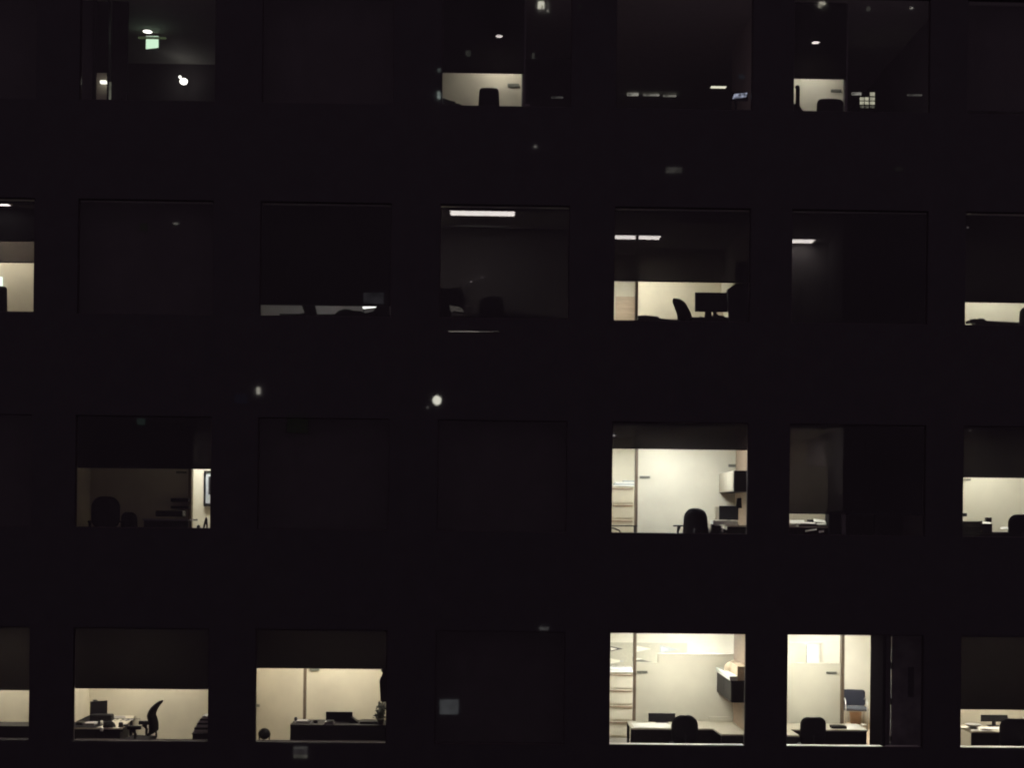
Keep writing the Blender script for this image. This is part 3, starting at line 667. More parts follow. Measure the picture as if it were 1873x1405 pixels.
# small things on the bright strip's sill
one(MB().ball((W(363, 963, .9).x, .9, W(363, 965, .9).z), .035, .035, .05), 'mug', 'black', 'small round black mug at the foot of the bright strip', 'mug')
pts = [(370, 972), (372, 960), (375, 950), (377, 946), (379, 950), (380, 972), (377.5, 972), (377, 958), (375, 960), (373.5, 972)]
one(MB().prism([(W(x, y, .9).x, W(x, y, .9).z) for x, y in pts], .9, .04), 'desk_lamp', 'black', 'small black pointed stand at the foot of the bright strip', 'stand')
lump(356, 383, 968, 972, .85, .25, 'shelf_board', 'darkwood', 'dark shelf below the bright strip, carrying the mug and stand', 'shelf', .004)
task_chair(3, W(187, 930, .7).x, .95, 'large dark chair silhouette in the dim third-row office', rz=.25, w=.52, top=1.15, bh=.62, rad=.2)
task_chair(3, W(240, 940, 1.0).x, 1.3, 'smaller dark chair silhouette right of the large one', rz=-.3, w=.34, top=.86, bh=.4, rad=.12, arms=False)
xd0, xd1 = W(258, 945, 1.1).x, W(344, 945, 1.1).x
desk(3, 'dark desk under the wall shelves of the dim third-row office', [(xd0, 1.2), (xd1, 1.2), (xd1, 1.95), (xd0, 1.95)], top='greypaper', panels=[(xd0+.02, xd1-.02, 1.22, 1.24)])
lump(284, 334, 934.5, 945, 1.25, .3, 'printer', 'black', 'flat black printer on the desk under the wall shelves', 'printer', .02)
for i, (ya, yb) in enumerate(((912, 918), (926, 930.5))):
    mb = MB(); mb.pb(312, 345, ya, yb, 1.75, .24, .004); one(mb, 'wall_shelf', 'darkwood', ('upper dark wall shelf in the dim third-row office', 'lower dark wall shelf in the dim third-row office')[i], 'shelf', 'wall shelves')
# --- column 4
x0, x1 = roomx(4)
xa = W(1166, 900, 2.0).x; zt1 = W(1300, 854, 2.0).z
MB().box(xa, x1+.01, 2.0, 2.06, F3-.004, CE[3]+.003).build('partition_wall', 'wall', bld)
post(3, 1163.5, .05, 1.95)
ivwall(x0-.01, x1+.01, 4.9, 5.0, F3-.005, CE[3]+.005, 'wall')
troffer(3, 0, .75, 76, 'front ceiling light of the third-row office with the curved chair', col=COOL, x=3.0, lip=.05)
troffer(3, 0, 3.3, 60, 'rear ceiling light beyond the partition of the curved chair office', col=COOL, x=3.4)
troffer(3, 0, 3.9, 30, 'ceiling light over the filing cabinet of the curved chair office', col=COOL, x=1.95, w=.6)
shade(3, 4, 822.5, SH[.02], 'roller shade a quarter down in the curved chair office', 1240)
wallplate(1170, 1189, 871, 875.5, 2.0, 'grey plate beside the post in the curved chair office')
wallplate(1332.5, 1350, 849.5, 854.5, 2.0, 'dark plate high at the right of the curved chair office')
file_cabinet(3, 1104, 1159, 890, 4.3, 'tan filing cabinet left of the post in the curved chair office', [890, 921, 949, 978])
t = book_stack(W(1142, 885, 4.5).x, 4.55, W(1130, 890, 4.3).z+.031, [(.46, .3, .035, 0), (.44, .3, .04, .01), (.24, .3, .03, .1)], 'flat binders on top of the filing cabinet in the curved chair office', ('greyfelt', 'paper'))
mb = MB(); mb.box(x1-.03, x1-.002, .25, 1.9, F3+.02, CE[3]-.02); one(mb, 'wall_panel', 'walnut', 'brown wood panel lining the right wall of the curved chair office', 'wall panel')
overhead_bin(3, 'overhead bin on the right wall of the curved chair office')
xc0 = W(1292, 960, 1.2).x
desk(3, 'desk with a slanting edge at the right of the curved chair office', [(xc0, 1.95), (W(1345, 960, .4).x-.3, .9), (W(1345, 960, .4).x-.2, .38), (x1-.035, .38), (x1-.035, 1.95)], panels=[(W(1345, 960, .4).x-.15, x1-.05, .4, .42)], legs=[(xc0+.1, 1.9)])
monitor(3, 1316, 1350, 926, 951, .75, 'large dark monitor on the slanting desk of the curved chair office', rz=R(-14), th=.09)
lump(1304, 1350, 952.5, 963, .62, .3, 'monitor_riser', 'white', 'pale riser shelf under the large dark monitor', 'riser', .004)
lump(1309, 1317, 926.5, 950, 1.1, .12, 'computer_speaker', 'tan', 'tan speaker left of the large dark monitor', 'speaker', .01)
pts = [(1346, 930), (1348.5, 911.5), (1356, 911), (1357, 930)]
one(MB().prism([(W(x, y, .6).x, W(x, y, .6).z) for x, y in pts], .6, .05), 'desk_phone', 'black', 'upright black handset standing above the large dark monitor', 'telephone')
pts = [(1300.5, 959), (1318, 966), (1330, 971), (1330, 976), (1297, 976), (1300.5, 970)]
one(MB().prism([(W(x, y, .45).x, W(x, y, .45).z) for x, y in pts], .36, .14), 'desk_sorter', 'black', 'wedge-shaped black sorter low beside the curved chair', 'sorter')
cup(1321, 968, 974, 4, .34, 'small pale bottle in front of the wedge-shaped sorter', m='greypaper', name='bottle')
task_chair(3, W(1280, 950, .6).x, .78, 'tall curved black chair with one armrest showing to its left, third row', rz=R(-24), w=.52, top=1.05, bh=.64, wt=.42, rad=.17, wrap=.07, arm_h=.70, arm_off=.10, arm_w=.07)
guest_chair(W(1105, 960, .6).x, .72, F3, R(-70), 'black chair with curved arms entering at the left of the curved chair office', seatm='blackfab', metal='black', w=.5)
# small side table whose edge crosses the post
xt0, xt1 = W(1118, 962, .6).x, W(1171, 962, .6).x
t = thing('side_table', 'thin black side table crossing the foot of the post, third row', 'table', ((xt0+xt1)/2, .8, F3))
zt = W(1145, 961.5, .6).z
MB().bbox(xt0, xt1, .98, 1.3, zt-.02, zt, .006).build('tabletop', 'black', t)
for (x, y) in ((xt0+.04, 1.02), (xt1-.04, 1.02), (xt0+.04, 1.26), (xt1-.04, 1.26)): MB().tube([(x, y, zt-.021), (x, y, F3)], .012).build('leg', 'black', t)
# --- column 5
x0, x1 = roomx(5)
xa = W(1540, 860, 2.0).x; zp = W(1490, 853, 2.0).z
MB().box(x0-.01, xa, 2.0, 2.06, F3-.004, zp).build('partition_wall', 'dimwall', bld)
xw = W(1541, 860, .35).x
MB().slab([(xw, .31), (xw+.06, .31), (xa+.06, 4.9), (xa, 4.9)], F3-.004, CE[3]+.004).build('partition_wall', 'greywall', bld)
ivwall(x0-.01, x1+.01, 4.9, 5.0, F3-.005, CE[3]+.005, 'wall')
troffer(3, 0, 1.0, 42, 'ceiling light behind the long shade in the third row', col=SOFT, x=5.5, w=.9, lip=.04)
troffer(3, 0, 3.4, 190, 'rear ceiling light behind the long shade in the third row', col=WARM, x=5.55, w=.8, lip=.05)
shade(3, 5, 941.5, SH[.03], 'roller shade lowered almost to the clutter in the third row', 1560)
wallplate(1515, 1534, 873, 877, 2.0, 'dark plate seen faintly through the long shade')
xr_ = W(1534, 960, .8).x-.02
lump(1516, 1539, 936, 990, .34, .3, 'box', 'blackfab', 'black block added to end the lit strip right of the clutter under the long shade', 'box', .01)  # dark block added where the lit strip should stop
desk(3, 'cluttered desk below the long shade in the third row', [(x0+.02, .42), (xr_, .42), (xr_, 1.2), (x0+.02, 1.2)], panels=[(x0+.04, xr_-.02, .45, .47)])
specs = [(1458, 950, .5, .38, .02, 'dark', 'dark folder at the left of the clutter under the long shade'), (1495, 947, .9, .45, .05, 'dark', 'dark box file across the back of the clutter'),
         (1503, 952, .6, .3, .012, 'paper', 'white paper pile at the right of the clutter')]
book_stack(W(1495, 950, .9).x, .95, D3, [(.44, .3, .03, 0), (.46, .3, .05, .02), (.42, .3, .045, .06)], 'dark box files at the back of the clutter under the long shade', ('darkwood', 'black'), name='box_file_stack', cat='box files')
papers(W(1454, 955, .6).x, .62, D3, 14, 'white paper pile at the left of the clutter under the long shade', w=.3, h=.22, rz=.15, jit=.02, th=.004)
papers(W(1503, 955, .6).x, .62, D3, 14, 'white paper pile at the right of the clutter under the long shade', w=.26, h=.2, rz=-.12, jit=.02, th=.004)
book_stack(W(1478, 955, .5).x, .52, D3, [(.34, .18, .02, 0), (.3, .18, .006, 0), (.32, .18, .015, .02)], 'thin dark binders between two white paper piles', ('darkwood', 'paper'))
sheet(1445, 1471, 951.5, 957.5, .40, 'white sheet at the far left of the clutter under the long shade', 0, .2)
sheet(1467, 1491, 954.8, 957.5, .40, 'thin white sheet in the middle of the clutter under the long shade', -1, .15)
sheet(1488, 1511, 949.5, 954.5, .50, 'tapering white sheet at the right of the clutter under the long shade', -2.5, .2)
sheet(1494, 1511, 957.5, 959.6, .38, 'narrow white sheet below the tapering one', 0, .1)
sheet(1473, 1494, 970, 973, .34, 'white sheet tilted up to the right below the clutter', 3.5, .1)
sheet(1498, 1507, 971.5, 975, .33, 'small torn white scrap at the lower right of the clutter', 1.5, .08)
sheet(1457, 1460, 960, 963, .36, 'tiny white scrap at the lower left of the clutter', 0, .05)
# right part of col 5
mb = MB(); mb.box(W(1600, 960, 2.2).x, x1, 2.2, 2.26, F3, F3+1.6); mb.build('partition_wall', 'greywall', bld)
# --- column 6
x0, x1 = roomx(6)
seg_wall(3, 0, 0, None, 2.1, 'wall', x0=x0, x1=x1)
troffer(3, 0, 1.05, 48, 'ceiling light of the third-row office cut by the right edge', col=SOFT, x=W(1830, 850, 1.1).x, lip=.04)
shade(3, 6, 874.5, SH[.007], 'roller shade half down in the third-row window cut by the right edge', 1815)
wallplate(1763, 1776, 876, 879, 2.1, 'tiny dark plate at the top left of the third-row right-edge window')
D6 = W(1800, 966, .9).z
desk(3, 'cluttered dark desk in the third-row window cut by the right edge', [(x0+.02, .45), (x1-.02, .45), (x1-.02, 1.2), (x0+.02, 1.2)], top='darkwood', panels=[(x0+.04, x1-.05, .47, .49)], h=.66)
DD = F3+.66
t = book_stack(W(1775, 950, .8).x-.08, .85, DD, [(.62, .3, .05, .02), (.6, .3, .06, .0), (.56, .3, .05, .0), (.5, .3, .045, -.02)], 'dark pile of binders at the left of the third-row right-edge desk', ('darkwood', 'black'))
lump(1762, 1769, 939, 945, .8, .2, 'box', 'black', 'small black box at the left end of the dark binder pile', 'box', .006)
lump(1805.5, 1814.5, 947, 955, .75, .12, 'camera', 'black', 'small square black gadget beside the binder pile', 'gadget', .008)
lump(1797, 1812, 953.5, 972, .8, .15, 'book', 'darkwood', 'dark book carrying the small square gadget', 'book', .004)
sheet(1797, 1812, 953.5, 959.5, .55, 'white sheet sliding off the dark binder pile', -2.5, .12)
lump(1797, 1815, 958.5, 975, .52, .13, 'book', 'black', 'thick black book under the sliding white sheet', 'book', .004)
sheet(1830, 1845, 964.5, 968.5, .46, 'white sheet lying left of the right-edge chair, third row', 1, .1)
papers(W(1828, 963, .6).x, .75, DD+.001, 3, 'grey sheets across the middle of the third-row right-edge desk', w=.4, h=.12, m='greypaper', jit=.01)
task_chair(3, W(1868, 950, .5).x, .72, 'rounded black chair back cut by the right edge, third row', w=.50, top=1.0, bh=.55, rad=.16, wrap=.04, arms=False)
# ================================================================ ROW 2
r = 2; F2 = FL[2]; D2 = F2+.74
# --- col 0
x0, x1 = roomx(0)
MB().box(x0-.01, x1+.01, 2.0, 2.06, F2-.004, CE[2]+.004).build('partition_wall', 'dimwall', bld)
zb = W(30, 441, .9).z
MB().box(x0, x1, .9, .96, zb, CE[2]+.003).build('dark_blocker', 'black', bld)  # black board added to darken the upper zone behind the shade
troffer(2, 0, .50, 26, 'ceiling light showing above the shade in the second row at the left edge', w=1.2, dep=.3, col=SOFT, x=W(15, 384, .5).x-.6)
troffer(2, 0, 1.45, 33, 'inner ceiling light of the second-row office at the left edge', w=.9, dep=.3, col=WARM, x=-10.0)
shade(2, 0, 481, SH[.065], 'half-lowered roller shade in the second-row window at the left edge', 20)
one(MB().bbox(W(-14, 520, 1.9).x, W(2, 520, 1.9).x, 1.95, 1.99, W(0, 528, 1.9).z, W(0, 505, 1.9).z, .006), 'wall_light', emit('wall_light_glow', (.9, 1, .9), 1.3), 'narrow glowing wall light at the extreme left edge, second row', 'wall light')
task_chair(2, W(3, 550, .6).x-.08, .76, 'square black chair back at the extreme left edge, second row', w=.42, top=1.13, bh=.6, rad=.05, wrap=.02, arms=False)
xs = xR[0]
mb = MB(); mb.box(x0, xs+.03, .34, .6, F2+.05, W(30, 570.5, .4).z); one(mb, 'low_cabinet', 'darkwood', 'black cabinet along the sill of the second-row left-edge window', 'cabinet')
# --- col 1 dark
seg_wall(2, 0, 0, None, 3.0, 'greywall', x0=roomx(1)[0], x1=roomx(1)[1])
# --- col 2: shade nearly down
x0, x1 = roomx(2)
MB().box(x0-.01, x1+.01, 2.0, 2.06, F2-.004, CE[2]+.004).build('partition_wall', 'darkback', bld)
troffer(2, 0, 1.35, 28, 'low-lit ceiling light of the nearly closed second-row office', col=COOL, x=-3.6, w=.6, lip=.1)
shade(2, 2, 559.5, SH[.0015], 'roller shade lowered almost to the sill, second row left', 588)
zcl = W(690, 563, 1.2).z
t = thing('desk_lamp', 'bright slim white desk lamp just under the nearly closed shade', 'desk lamp', (W(681, 562, .8).x, .8, F2))
a = W(663.5, 564.5, .8); b = W(698, 559, .8)
MB().add([(a.x, .78, a.z), (a.x, .78, b.z), (b.x, .78, b.z-.012), (b.x, .78, b.z-.02), (a.x, .84, a.z), (a.x, .84, b.z), (b.x, .84, b.z-.012), (b.x, .84, b.z-.02)], [[0, 1, 2, 3], [7, 6, 5, 4], [0, 4, 5, 1], [1, 5, 6, 2], [2, 6, 7, 3], [3, 7, 4, 0]]).build('lamp_head', emit('desk_lamp_glow', (1, 1, .95), 1.6), t)
MB().tube([(a.x+.02, .84, a.z+.005), (a.x+.0, .95, a.z-.05), (a.x+.05, .95, F2+.743)], .008).build('lamp_arm', 'black', t)
MB().lathe((a.x+.05, .95, F2+.741), [(.08, 0), (.08, .015), (.02, .02)], 20).build('lamp_base', 'black', t)
desk(2, 'desk behind the nearly closed shade, second row', [(x0+.6, .8), (x1-.03, .8), (x1-.03, 1.6), (x0+.6, 1.6)], top='darkwood', panels=[(x0+.65, x1-.1, 1.5, 1.52)])
# silhouettes in the gap
def sil(pts, d, t, name, m, label, cat):
    return one(MB().prism([(W(x, y, d).x, W(x, y, d).z) for x, y in pts], d, t), name, m, label, cat)
sil([(538, 574), (548, 574), (556, 572), (560, 572), (560, 590), (538, 590)], .6, .1, 'box', 'black', 'low black box in the left gap under the nearly closed shade', 'box')
sil([(550, 555), (575, 555), (580, 575), (575, 590), (556, 590), (557, 572)], .42, .08, 'computer_monitor', 'black', 'dark monitor back between the two grey gaps, second row', 'monitor')
sil([(576, 575), (612, 574.5), (620, 568), (630, 565), (640, 566), (645, 568), (660, 569), (668, 573), (676, 571), (683, 569), (690, 559), (712, 559), (712, 592), (576, 592)], .5, .1, 'bag', 'blackfab', 'lumpy black bags along the desk in the nearly closed office', 'bag')
# --- col 3: full shade
x0, x1 = roomx(3)
MB().box(x0-.01, x1+.01, 2.0, 2.06, F2-.004, CE[2]+.004).build('partition_wall', 'darkback', bld)
troffer(2, 0, .68, 44, 'long ceiling light glowing above the fully shaded second-row office', w=1.21, dep=.40, col=SOFT, x=(W(822, 393, .68).x+W(943, 393, .68).x)/2)
shade(2, 3, 583, SH[.02], 'full-length roller shade with a dim chair behind it', 920)
# light strip reflected: second fixture farther in, dimmer
troffer(2, 0, 2.0-.25, .9, 'dim second ceiling light deeper in the fully shaded office', w=1.0, dep=.10, col=SOFT, x=W(878, 420, 1.75).x)
task_chair(2, W(900, 550, .5).x, .8, 'black chair seen dimly through the full-length shade', w=.46, top=1.08, bh=.55, rad=.14, arms=False)
pts = [(806, 527), (844, 528), (849, 540), (850, 556), (851, 571), (835, 566), (822, 558), (822, 571), (830, 580), (830, 600), (806, 600)]
sil(pts, .8, .06, 'hanging_coat', 'blackfab', 'dark coat shape at the left behind the full-length shade', 'coat')
a = W(822, 571, .27); 
sil([(822.5, 558), (830, 560), (838, 561), (844, 564), (849.5, 569.5), (838, 570), (832, 568.5), (827, 570.5), (823, 566)], .262, .003, 'paper_sheet', emit_patchy('patch_glow', (.95, .85, .75), .07, 30), 'bright patch put in as a glowing sheet low at the left of the full-length shade', 'paper')  # weak emission paints the bright patch; no lamp here
sil([(845, 583), (860, 572), (905, 574), (960, 573), (1020, 582), (1020, 600), (845, 600)], .7, .3, 'desk_clutter', 'black', 'low black clutter along the desk behind the full-length shade', 'desk items')
for (px, py, l) in ((862, 515.3, 'lower left'), (881, 506.8, 'upper right')):
    one(MB().ball(W(px, py, 1.9), .018, .01, .007), 'status_light', emit('status_glow', (1, .97, .9), 22), 'tiny white status light, the %s of two behind the full-length shade' % l, 'indicator light', 'tiny status lights')
# --- col 4
x0, x1 = roomx(4)
xa = W(1167, 550, 3.7).x
w4t = W(1270, 455, 2.0).z
MB().box(xa, x1+.01, 3.7, 3.76, F2-.004, CE[2]+.003).build('partition_wall', 'dimwall', bld)
post(2, 1164.5, .05, 1.95)
ivwall(x0-.01, x1+.01, 4.4, 4.5, F2-.005, CE[2]+.005, 'wall')
troffer(2, 0, 2.58, 72, 'ceiling light broken by the post above the second-row office', w=.92, dep=.36, col=SOFT, x=(W(1120, 433, 2.58).x+W(1212, 433, 2.58).x)/2)
troffer(2, 0, 1.0, 5, 'front ceiling light of the second-row office with the reclined chair', w=1.0, col=SOFT, x=3.6, lip=.1)
shade(2, 4, 516.3, SH[.0105], 'roller shade two thirds down over the reclined chair', 1240)
t = thing('office_door', 'light brown door left of the post in the second row', 'door', (W(1144, 560, 4.2).x, 4.2, F2))
a = W(1126.5, 590, 4.2); b = W(1166, 541, 4.2)
MB().bbox(a.x, b.x, 4.3, 4.34, F2+.01, b.z, .006).build('door_leaf', 'redwood', t)
MB().bbox(a.x-.05, a.x-.001, 4.28, 4.36, F2, b.z+.05, .004).build('door_frame', 'tan', t)
sil([(1167, 577.5), (1180, 576.5), (1204, 579), (1206, 582), (1228, 584.5), (1262, 585.5), (1262, 600), (1167, 600)], .9, .2, 'document_tray', 'black', 'low black trays at the foot of the reclined chair office', 'tray')
monitor(2, 1271, 1345, 536, 570, .7, 'very large black monitor in the second row', rz=0, th=.05)
sil([(1290, 568), (1301, 568), (1303, 588), (1289, 588)], .8, .06, 'desk_fan', 'black', 'short black stand under the very large monitor', 'stand')
sil([(1276, 588), (1277, 581), (1281, 578.5), (1285, 579.5), (1288, 584), (1288, 588)], .75, .1, 'headphones', 'black', 'rounded black object under the left of the very large monitor', 'ornament')
sil([(1303, 577), (1306, 574.5), (1309, 577), (1312, 574), (1315, 577), (1323, 577), (1326, 580), (1345, 582), (1345, 592), (1303, 592)], .75, .1, 'desk_phone', 'black', 'knobbly black phone under the right of the very large monitor', 'telephone')
sil([(1331, 529), (1346, 519), (1380, 518), (1380, 594), (1335, 594)], .40, .12, 'dark_filler', 'blackfab', 'black filler added to darken the right edge of the reclined chair window', 'cupboard')  # dark filler added over the lit area beside the monitor
desk(2, 'desk carrying the very large monitor in the second row', [(W(1262, 585, .6).x, .55), (x1-.03, .55), (x1-.03, 1.5), (W(1262, 585, .6).x, 1.5)], top='darkwood', panels=[(W(1265, 585, .6).x, x1-.05, .57, .6)])
overhead_bin(2, 'overhead bin on the right wall of the second-row office')
mb = MB(); mb.box(x1-.03, x1-.002, .25, 1.9, F2+.02, CE[2]-.02); one(mb, 'wall_panel', 'walnut', 'brown wood panel lining the right wall of the reclined chair office', 'wall panel')
task_chair(2, W(1263, 570, .8).x, .92, 'reclined black chair seen side-on facing the very large monitor', rz=R(-52), w=.40, top=1.11, bh=.62, wt=.26, rad=.12,
           prof=((0, .16), (.3, .10), (.6, .03), (.85, -.08), (1, -.18)), wrap=.05, t=.11, arms=True, arm_h=.62)
# --- col 5
x0, x1 = roomx(5)
xa = W(1540, 470, 2.0).x
MB().box(x0-.01, xa-.001, 3.0, 3.06, F2-.004, CE[2]+.004).build('partition_wall', 'darkback', bld)
xw = W(1541, 470, .35).x
MB().slab([(xw, .31), (xw+.06, .31), (xa+.06, 3.1), (xa, 3.1)], F2-.004, CE[2]+.004).build('partition_wall', 'greywall', bld)
MB().box(xa+.06, x1+.005, 2.4, 2.46, F2-.004, CE[2]+.004).build('partition_wall', 'greywall', bld)
troffer(2, 0, 2.72, 40, 'short ceiling light glowing through the right-hand full shade, second row', w=.46, dep=.36, col=SOFT, x=(W(1445, 437, 2.7).x+W(1491, 437, 2.7).x)/2)
shade(2, 5, 594, SH[.02], 'full-length roller shade in the second row, right of the reclined chair', 1560)
# --- col 6
x0, x1 = roomx(6)
seg_wall(2, 0, 0, None, 2.1, 'wall', x0=x0, x1=x1)
troffer(2, 0, 1.15, 52, 'ceiling light of the second-row office at the right edge', col=SOFT, x=W(1830, 400, 1.1).x, lip=.1)
shade(2, 6, 554, SH[.0015], 'roller shade low in the second-row window at the right edge', 1815)
sil([(1773.5, 590), (1773.5, 585), (1783, 583), (1789, 584), (1791, 582), (1800, 583), (1804, 586.5), (1830, 588), (1850, 589), (1862, 589.5), (1880, 589.5), (1880, 602), (1785, 602), (1784, 590)], .6, .2, 'desk_clutter', 'black', 'low black clutter along the sill of the second-row right-edge window', 'desk items')
task_chair(2, W(1875, 570, .5).x, .74, 'rounded black chair at the extreme right edge, second row', w=.24, top=1.0, bh=.42, rad=.11, arms=False, rz=.1)
# ================================================================ ROW 1
r = 1; F1 = FL[1]
seg_wall(1, 0, 0, None, 3.0, 'greywall', x0=roomx(0)[0], x1=roomx(0)[1])
# --- col 1: corridor with exit sign
x0, x1 = roomx(1)
MB().box(x0-.01, x1+.01, 4.2, 4.26, F1-.004, CE[1]+.004).build('partition_wall', 'greywall', bld)
downlight(270, 57, 1, 3.0, 'round downlight directly above the exit sign', dia=.18)
t = thing('exit_sign', 'glowing pale green exit sign hanging in the top-left window', 'exit sign', (W(278, 77, 2.4).x, 2.4, W(278, 66, 2.4).z))
a = W(267, 89, 2.4); b = W(290, 65.5, 2.4); ang = .0
MB().bbox(a.x-.008, b.x+.008, 2.405, 2.44, a.z-.008, b.z+.012, .006).build('housing', 'greypaper', t)
MB().add([(a.x, 2.396, a.z), (b.x, 2.396, a.z+.03), (b.x, 2.396, b.z), (a.x, 2.396, b.z-.01), (a.x, 2.404, a.z), (b.x, 2.404, a.z+.03), (b.x, 2.404, b.z), (a.x, 2.404, b.z-.01)], [[0, 1, 2, 3], [7, 6, 5, 4], [0, 4, 5, 1], [1, 5, 6, 2], [2, 6, 7, 3], [3, 7, 4, 0]]).build('lit_face', emit('exit_glow', (.72, 1, .74), 1.0), t)
MB().tube([((a.x+b.x)/2, 2.42, b.z+.01), ((a.x+b.x)/2, 2.42, CE[1])], .01).build('hanger', 'black', t)
a = W(253, 70.5, 2.38); b = W(304, 67.5, 2.38)
MB().bbox(a.x, b.x, 2.36, 2.39, a.z, b.z, .004).build('top_rail', emit('exit_rail_glow', (.45, .6, .3), .10), t)
# far lamp with its small companion
p = W(336, 148.5, 3.9)
t = thing('wall_light', 'brightest round wall lamp low at the right of the top-left window', 'wall light', (p.x, 3.9, p.z))
MB().ball(p, .085, .05, .07).build('bulb', emit('bulb_glow', (1, .95, .88), 3.0), t)
MB().lathe((p.x, 4.0, p.z-.05), [(.04, 0), (.05, .1)], 16).build('bracket', 'black', t)
p = W(329.3, 140.5, 3.9)
one(MB().ball(p, .034, .03, .034), 'wall_light', emit('bulb_glow_small', (1, .96, .9), 1.8), 'small bulb just above left of the brightest round lamp', 'wall light')
# lit slot at the left
DS = .8
MB().box(x0-.01, W(176, 160, DS).x-.061, DS, DS+.06, F1-.004, CE[1]+.004).build('partition_wall', 'greywall', bld)  # dark sheet added to cover the lit side wall
p0 = W(176, 186, DS); a = W(196.5, 186, DS); b = W(199.5, 186, DS); c_ = W(203.5, 150, DS)
t = thing('glazed_door', 'narrow door with a dim lit panel at the left of the top-left window', 'door', (p0.x, DS, F1))
MB().box(p0.x-.06, p0.x, DS-.05, DS+.07, F1, CE[1]-.002).build('door_jamb', 'black', t)
MB().box(a.x, a.x+.028, DS-.05, DS+.05, F1, CE[1]-.002).build('door_jamb', 'black', t)
MB().box(p0.x+.001, a.x-.001, DS, DS+.02, F1+.02, W(185, 133, DS).z).build('door_panel', 'dimwall', t)
MB().box(p0.x+.001, a.x-.001, DS, DS+.02, W(185, 132.5, DS).z, CE[1]-.01).build('transom', 'black', t)
MB().box(b.x, c_.x, DS-.02, DS+.02, F1+.02, c_.z).build('side_strip', emit_patchy('strip_glow', (.8, .8, .62), .13, 20, .5), t)
MB().box(c_.x+.002, c_.x+.30, DS, DS+.05, F1+.01, CE[1]-.002).build('side_leaf', 'darkwood', t)
p = W(189.5, 149.5, DS-.12)
one(MB().bbox(p.x-.065, p.x+.055, DS-.15, DS-.07, p.z-.03, p.z+.03, .02), 'wall_light', emit('strip_lamp_glow', (1, .98, .85), 1.6), 'small oblong lamp glowing in the narrow door at the top left', 'wall light')
# --- col 2 dark
seg_wall(1, 0, 0, None, 3.0, 'greywall', x0=roomx(2)[0], x1=roomx(2)[1])
# --- col 3
x0, x1 = roomx(3)
xa = W(954, 165, 2.7).x; xa2 = W(955, 165, .8).x
MB().box(x0-.01, xa, 2.7, 2.76, F1-.004, CE[1]+.004).build('partition_wall', 'dimwall', bld)
w = MB(); w.slab([(xa2, .31), (xa2+.05, .31), (xa+.05, 2.76), (xa, 2.76)], F1-.004, CE[1]+.004); w.build('partition_wall', 'greywall', bld)  # return added to seal the downlight out of the dark right part
MB().box(xa+.05, x1+.01, 3.5, 3.56, F1-.004, CE[1]+.004).build('partition_wall', 'greywall', bld)
downlight(913, 65.5, 1, 270, 'thin oval downlight above the square chair back, top row', dia=.14)
shade(1, 3, 134, SH[.0025], 'roller shade lowered over the square chair back office, top row', 880, x1=xa2)
wallplate(928.5, 949.5, 152.5, 158, 2.7, 'dark plate at the right of the square chair back office')
task_chair(1, W(894.5, 180, .5).x, .76, 'square black chair back in the top-row middle office', w=.42, top=1.06, bh=.56, wt=.36, rad=.06, rb=.05, wrap=.02, arms=False)
sil([(800, 178), (812, 179), (822, 183), (832, 185), (834, 188), (842, 190), (846, 193), (860, 194), (860, 206), (800, 206)], .5, .15, 'binder_stack', 'black', 'black stepped pile at the left of the square chair back', 'binders')
lump(960, 969.5, 189.5, 195.5, .5, .1, 'paper_stack', 'greypaper', 'small grey block just right of the square chair office wall', 'papers', .004)
# --- col 4: deep dark floor with far ceiling lamps
x0, x1 = roomx(4)
def farlight(px0, px1, y, s, label, col=(1, .95, .75), dep=.2, rr=1):
    lo, hi = .2, 7.0; pm = (px0+px1)/2
    for _ in range(40):
        mid = (lo+hi)/2
        if W(pm, y, mid).z > CE[rr]: hi = mid
        else: lo = mid
    d = min(lo, 6.9); a = W(px0, y, d).x; b = W(px1, y, d).x
    t = troffer(rr, 0, d, s, label, w=b-a, dep=dep, col=col, x=(a+b)/2, group='far ceiling lights in the dark top-row office')
    return t
farlight(1300, 1328, 158.3, .9, 'crisp yellow far ceiling light in the dark top-row office', (1, .95, .75), .16)
lights_ = ((1147, 1168, 171, .34, 'leftmost blurred far light in the dark top-row office', 5.5), (1176, 1206, 173, .22, 'second blurred far light from the left, dark top-row office', 2.4), (1213, 1237, 174.5, .2, 'third blurred far light from the left, dark top-row office', 2.6))
for (a, b, y, s, l, hh) in lights_:
    mb = MB(); mb.pb(a, b, y-hh*.6, y+hh*.6, 5.6, .04, .012)
    one(mb, 'far_light', emit_patchy('far_glow', (1, .95, .82), s, 9, .12), l, 'ceiling light', 'blurred far lights')
mb = MB(); q = W(1340, 181, .6); p = W(1367, 169, .6)
DQ = .6
t = thing('wall_screen', 'blue-white glowing screen at the right of the dark top-row office', 'screen', ((q.x+p.x)/2, DQ+.02, q.z))
MB().add([(q.x, DQ, q.z+.01), (p.x-.02, DQ, q.z+.05), (p.x, DQ, p.z), (q.x+.03, DQ, p.z-.03), (q.x, DQ+.02, q.z+.01), (p.x-.02, DQ+.02, q.z+.05), (p.x, DQ+.02, p.z), (q.x+.03, DQ+.02, p.z-.03)], [[0, 1, 2, 3], [7, 6, 5, 4], [0, 4, 5, 1], [1, 5, 6, 2], [2, 6, 7, 3], [3, 7, 4, 0]]).build('display', emit_patchy('blue_screen_glow', (.72, .76, 1), .55, 16, .1), t)
MB().box(q.x-.02, p.x+.02, DQ+.025, DQ+.05, q.z-.02, p.z+.02).build('casing', 'black', t)
MB().box(q.x+.05, q.x+.09, DQ+.051, DQ+.08, F1, p.z-.03).build('stand', 'black', t)
